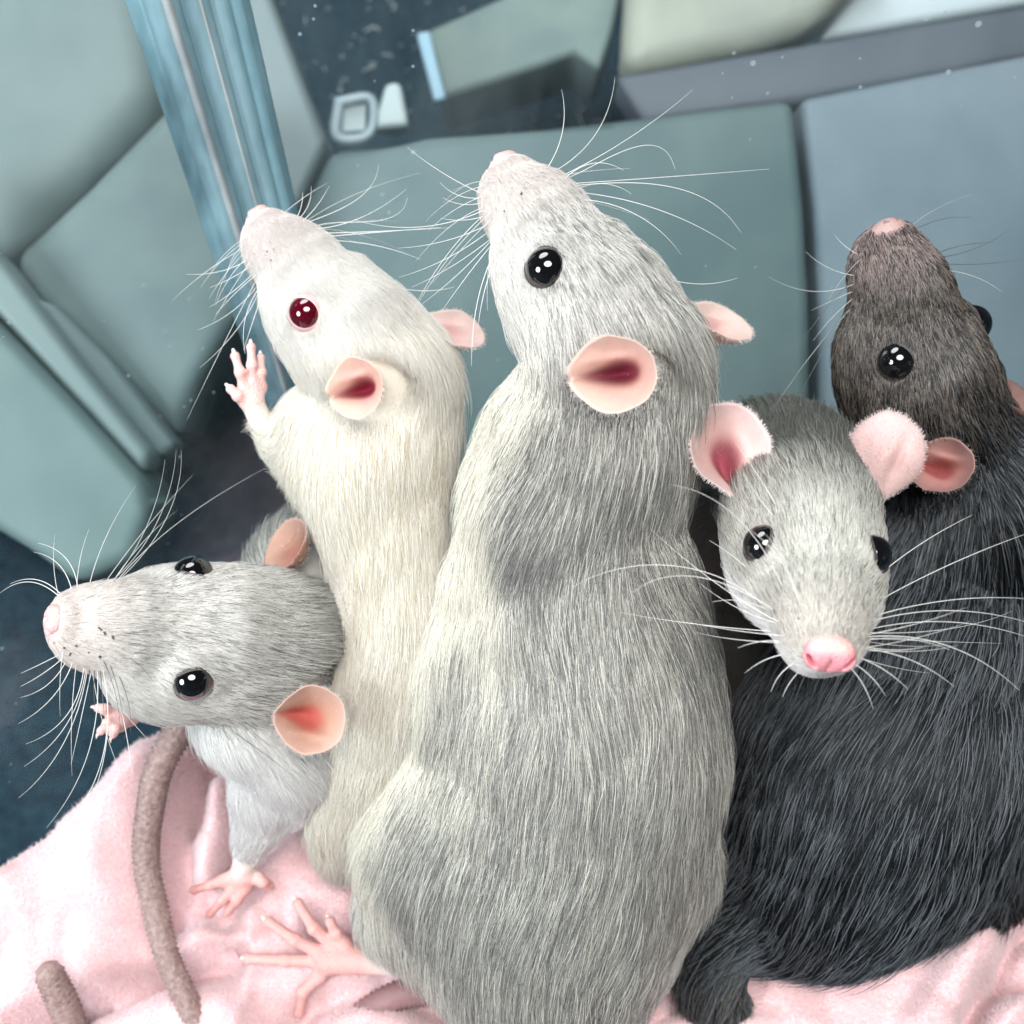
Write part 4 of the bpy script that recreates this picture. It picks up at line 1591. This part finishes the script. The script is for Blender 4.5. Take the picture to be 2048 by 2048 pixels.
# ---- the black rat ------------------------------------------------------
eye_rim = (.07, .06, .06)
hd5 = Head(np.array((7.25, 3.02, -22.26)) * 1.055, (-.30, .887, .35), (.426, -.203, .882), 1.03)
B = Body()
occ = hd5.w((0, -1.7, -.2))
sp = [occ, at(1935, 985, 25.3), at(1885, 1150, 25.6), at(1820, 1330, 25.5), at(1765, 1490, 25.4), at(1700, 1640, 25.7), at(1590, 1760, 25.9)]
B.chain(sp, [1.15, 1.6, 1.85, 2.2, 2.55, 2.45, 1.5], .7)
B.ell(hd5.w((-.80, -.35, -.5)), hd5.R, np.array([.66, 1.05, .62]) * hd5.s, .5, -hd5.R[:, 1], 'head')
B.ell(hd5.w((-.35, 1.2, -.45)), hd5.R, np.array([.50, .75, .42]) * hd5.s, .4, -hd5.R[:, 1], 'head')
B.chain([at(1960, 1000, 25.0), at(2070, 1200, 27.2), at(2080, 1500, 27.4)], [1.6, 1.9, 2.0], .5)
B.chain([at(1790, 1560, 25.8), at(1900, 1680, 26.5)], [2.0, 1.5], .6)
B.chain([at(1640, 1700, 25.6), at(1500, 1810, 25.5), at(1440, 1930, 25.6), at(1465, 2010, 25.8), at(1540, 2130, 26.0)], [1.4, .85, .52, .36, .30], .5)


def col_black(P, Nn, tg, cr, r):
    L = hd5.loc(P)
    wh = tg.get('head', np.zeros(len(P)))
    nz = vnoise(P, .8, 9)
    vx = Nn @ MC
    face = sst(L[:, 1], .9, 1.9)[:, None] * wh[:, None]
    light = lerp(np.array((.012, .0135, .016)), np.array((.24, .21, .185)), wh[:, None]) * np.ones((len(P), 1))
    light = lerp(light, np.array((.38, .30, .28)), face)
    low = sst(-P[:, 2], -4.2, -2.8)
    light = lerp(light, np.array((.20, .20, .19)), (low * (1 - wh))[:, None])
    pd = .78 + .18 * nz - .35 * wh
    return mix_cols(np.clip(pd * (1 - .5 * low), 0, 1), light, (.003, .003, .0035), cr, r, .2)


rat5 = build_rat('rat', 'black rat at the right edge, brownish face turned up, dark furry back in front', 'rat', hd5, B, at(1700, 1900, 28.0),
    dict(dens=body_dens(hd5, 5000, 2200), len=head_len(hd5, 1.25), col=col_black, mat=M['fur_black'], nose=((.28, .17, .17), .72), kw=dict(seed=55, lift=.55, clump=.22, clump_amt=1.0, frizz=.12, guard=.07, sheen_col=(.10, .112, .125), rad=lambda P, tg: .0038 * tg['head'] + .0056 * (1 - tg['head']))),
    M['eye_black'],
    [dict(px=(1830, 925), lay=True, u=cv(.88, -.40, -.15), nrm=cv(-.1, .15, 1), length=1.0, width=1.08, cols=[(.46, .29, .27), (.62, .30, .27), (.40, .10, .10)], cup=.45, notch=.3, nf=500, fuzz=(.4, .33, .32)),
     dict(px=(1985, 820), open=False, sink=.3, u=cv(.9, .1, -.5), nrm=cv(.1, .6, .6), length=1.0, width=1.0, cols=[(.30, .19, .17), (.40, .22, .2), (.3, .1, .1)], cup=.4, notch=.2, nf=300, fuzz=(.2, .17, .16))],
    grey_skin(hd5, (.02, .019, .02), (.40, .27, .26)))

# ------------------------------------------------------------------ whiskers
WH, DK, GY = (.92, .93, .92), (.02, .02, .022), (.45, .48, .48)
whiskers(rat1, [
    ([(1103, 318), (1127, 250), (1123, 178)], .6), ([(1115, 327), (1190, 270), (1230, 155)], .8), ([(1129, 341), (1220, 300), (1385, 180)], .9),
    ([(1132, 343), (1236, 307), (1300, 290), (1330, 300), (1350, 338)], .5), ([(1180, 328), (1213, 327), (1247, 341)], .2),
    ([(1139, 360), (1304, 356), (1539, 338)], 1.0), ([(1149, 361), (1304, 368), (1405, 395), (1482, 465)], .6), ([(1203, 363), (1240, 375), (1263, 388)], .2),
    ([(1159, 378), (1270, 405), (1388, 449), (1472, 499)], .4), ([(1189, 395), (1270, 428), (1320, 462), (1362, 509)], .2),
    ([(1273, 482), (1314, 523), (1341, 573)], .1), ([(1324, 556), (1405, 568), (1475, 556)], .3),
    ([(966, 388), (930, 371), (815, 295)], -.5), ([(966, 395), (915, 390), (880, 365)], -.3), ([(966, 405), (920, 408), (885, 395)], -.3),
    ([(967, 418), (866, 451), (711, 441)], -.6), ([(968, 452), (897, 480), (797, 496)], -.7), ([(971, 465), (897, 515), (797, 555)], -.8),
    ([(971, 490), (903, 533), (825, 574)], -.8), ([(977, 484), (922, 543), (844, 608)], -.8), ([(974, 499), (934, 552), (881, 626)], -.7),
    ([(980, 518), (959, 586), (947, 654), (943, 732)], -.6), ([(987, 524), (968, 586), (956, 654)], -.6), ([(972, 430), (930, 440), (880, 436)], -.3)],
    hd, auto=14, seed=1, stubs=[(1034, 371), (1008, 384), (1014, 398), (1011, 417), (993, 417), (1001, 434), (1045, 383), (1000, 371)])
whiskers(rat2, [
    ([(599, 415), (605, 397), (605, 384)], .1), ([(602, 417), (620, 400), (622, 372)], .2), ([(611, 425), (642, 400), (658, 372)], .3),
    ([(617, 432), (698, 409), (748, 362), (757, 330)], .4), ([(630, 443), (710, 440), (766, 412), (813, 378)], .4), ([(636, 449), (742, 443), (808, 415), (815, 395)], .3),
    ([(648, 455), (773, 462), (900, 455)], .2), ([(664, 465), (773, 463), (880, 455)], .1), ([(680, 474), (773, 496), (841, 519)], .2), ([(800, 578), (866, 581), (909, 574)], .2),
    ([(488, 520), (430, 545), (372, 548)], -.4), ([(492, 552), (462, 586), (419, 614)], -.4), ([(495, 567), (462, 595), (431, 629)], -.5),
    ([(500, 590), (440, 639), (395, 660)], -.6), ([(503, 600), (465, 670), (400, 735)], -.7), ([(505, 605), (487, 661), (490, 707)], -.4), ([(507, 610), (500, 660), (487, 700)], -.4), ([(490, 535), (455, 560), (420, 575)], -.3)],
    hd2, auto=14, seed=2, stubs=[(531, 471), (541, 478), (515, 475), (549, 493), (517, 491), (528, 505), (535, 498), (509, 502), (533, 468), (519, 520), (540, 515)], stubcol=(.18, .14, .15))
whiskers(rat3, [
    ([(97, 1324), (67, 1335), (41, 1347)], -.3), ([(106, 1332), (75, 1354), (41, 1373)], -.3), ([(112, 1340), (86, 1376), (41, 1395)], -.3), ([(122, 1350), (97, 1403), (37, 1447)], -.4),
    ([(147, 1370), (119, 1447), (52, 1488)], -.4), ([(155, 1370), (127, 1458), (48, 1533)], -.4), ([(160, 1375), (134, 1473), (86, 1548), (37, 1596)], -.4), ([(175, 1380), (160, 1447), (142, 1529)], -.3),
    ([(186, 1385), (164, 1540), (93, 1656)], -.4), ([(205, 1390), (190, 1560), (75, 1708)], -.4), ([(215, 1400), (205, 1529), (175, 1615)], -.3), ([(240, 1410), (261, 1522), (265, 1559)], -.3),
    ([(142, 1155), (123, 1108), (75, 1086)], .3), ([(127, 1165), (101, 1116), (67, 1104)], .3), ([(99, 1180), (50, 1164), (0, 1186)], .2), ([(104, 1175), (60, 1158), (20, 1168)], .2),
    ([(220, 1168), (268, 1134), (309, 1071), (350, 1000), (362, 900)], .6, GY), ([(205, 1170), (262, 1125), (310, 1050), (345, 960), (352, 900)], .7, GY), ([(212, 1166), (250, 1130), (290, 1060), (330, 920)], .6, GY),
    ([(224, 1272), (261, 1266), (306, 1265)], -.06, DK), ([(235, 1285), (268, 1287), (298, 1293)], -.06, DK), ([(242, 1306), (276, 1328), (306, 1362)], -.06, DK),
    ([(201, 1309), (227, 1373), (240, 1466)], -.3, DK), ([(227, 1332), (253, 1391), (261, 1466)], -.25, DK), ([(198, 1347), (205, 1391), (209, 1440)], -.3, DK), ([(179, 1332), (178, 1355), (177, 1375)], -.2, DK),
    ([(216, 1320), (236, 1380), (246, 1450)], -.3, DK), ([(186, 1345), (188, 1385), (189, 1415)], -.3, DK), ([(455, 1455), (522, 1503), (596, 1559)], -.1, DK), ([(440, 1315), (470, 1330), (500, 1350)], -.05, DK)],
    hd3, auto=10, seed=3, stubs=[(196, 1254), (209, 1263), (171, 1287), (184, 1299), (142, 1305), (128, 1291), (110, 1280), (203, 1309), (225, 1271), (150, 1287)])
whiskers(rat4, [
    ([(1569, 1183), (1520, 1090), (1450, 1015), (1345, 970)], -.9), ([(1598, 1210), (1560, 1120), (1490, 1053)], -.5), ([(1603, 1224), (1580, 1150), (1545, 1088)], -.5), ([(1590, 1200), (1572, 1130), (1530, 1068)], -.5),
    ([(1559, 1023), (1525, 965), (1470, 885)], -.4), ([(1552, 1040), (1504, 975), (1485, 945)], -.3),
    ([(1538, 1221), (1440, 1155), (1299, 1130), (1145, 1174)], -.6), ([(1560, 1228), (1440, 1165), (1350, 1152), (1265, 1185)], -.5), ([(1545, 1228), (1494, 1204), (1425, 1204)], -.3), ([(1511, 1152), (1460, 1108), (1419, 1081)], -.2),
    ([(1560, 1285), (1510, 1285), (1476, 1296)], -.1), ([(1568, 1312), (1520, 1325), (1490, 1346)], -.1), ([(1585, 1335), (1556, 1355), (1542, 1384)], 0), ([(1603, 1348), (1578, 1368), (1565, 1394)], 0),
    ([(1775, 1193), (1902, 1128), (2060, 1065)], .4), ([(1790, 1120), (1865, 1073), (1945, 1030)], .3), ([(1764, 1229), (1902, 1200), (2060, 1198)], .3), ([(1760, 1240), (1865, 1222), (2060, 1246)], .3),
    ([(1757, 1262), (1902, 1244), (2060, 1276)], .3), ([(1754, 1284), (1902, 1294), (2039, 1381)], .3), ([(1750, 1302), (1800, 1300), (1847, 1294)], .1), ([(1746, 1309), (1851, 1334), (1909, 1374)], .2),
    ([(1735, 1331), (1786, 1352), (1815, 1378)], .1), ([(1722, 1345), (1750, 1362), (1771, 1392)], .1), ([(1710, 1350), (1731, 1378), (1746, 1418)], .1), ([(1750, 1290), (1830, 1280), (1900, 1300)], .2)],
    hd4, auto=12, seed=4, stubs=[(1600, 1232), (1588, 1222), (1628, 1285), (1640, 1277), (1552, 1248), (1568, 1262)], stubcol=(.16, .14, .13))
whiskers(rat5, [
    ([(1716, 552), (1650, 532), (1611, 503)], .2), ([(1714, 566), (1633, 583), (1538, 554)], .4), ([(1712, 580), (1650, 608), (1620, 622)], .2), ([(1712, 592), (1662, 638), (1626, 682)], -.3),
    ([(1724, 512), (1690, 492), (1668, 468)], .1), ([(1875, 514), (1945, 499), (2020, 458)], .3, DK), ([(1879, 525), (1963, 528), (2047, 517)], .3, DK), ([(1870, 508), (1930, 490), (1990, 485)], .3, DK), ([(1908, 540), (1965, 560), (2003, 583)], .2)],
    hd5, auto=8, seed=5, color=(.6, .6, .6), dark=.4)
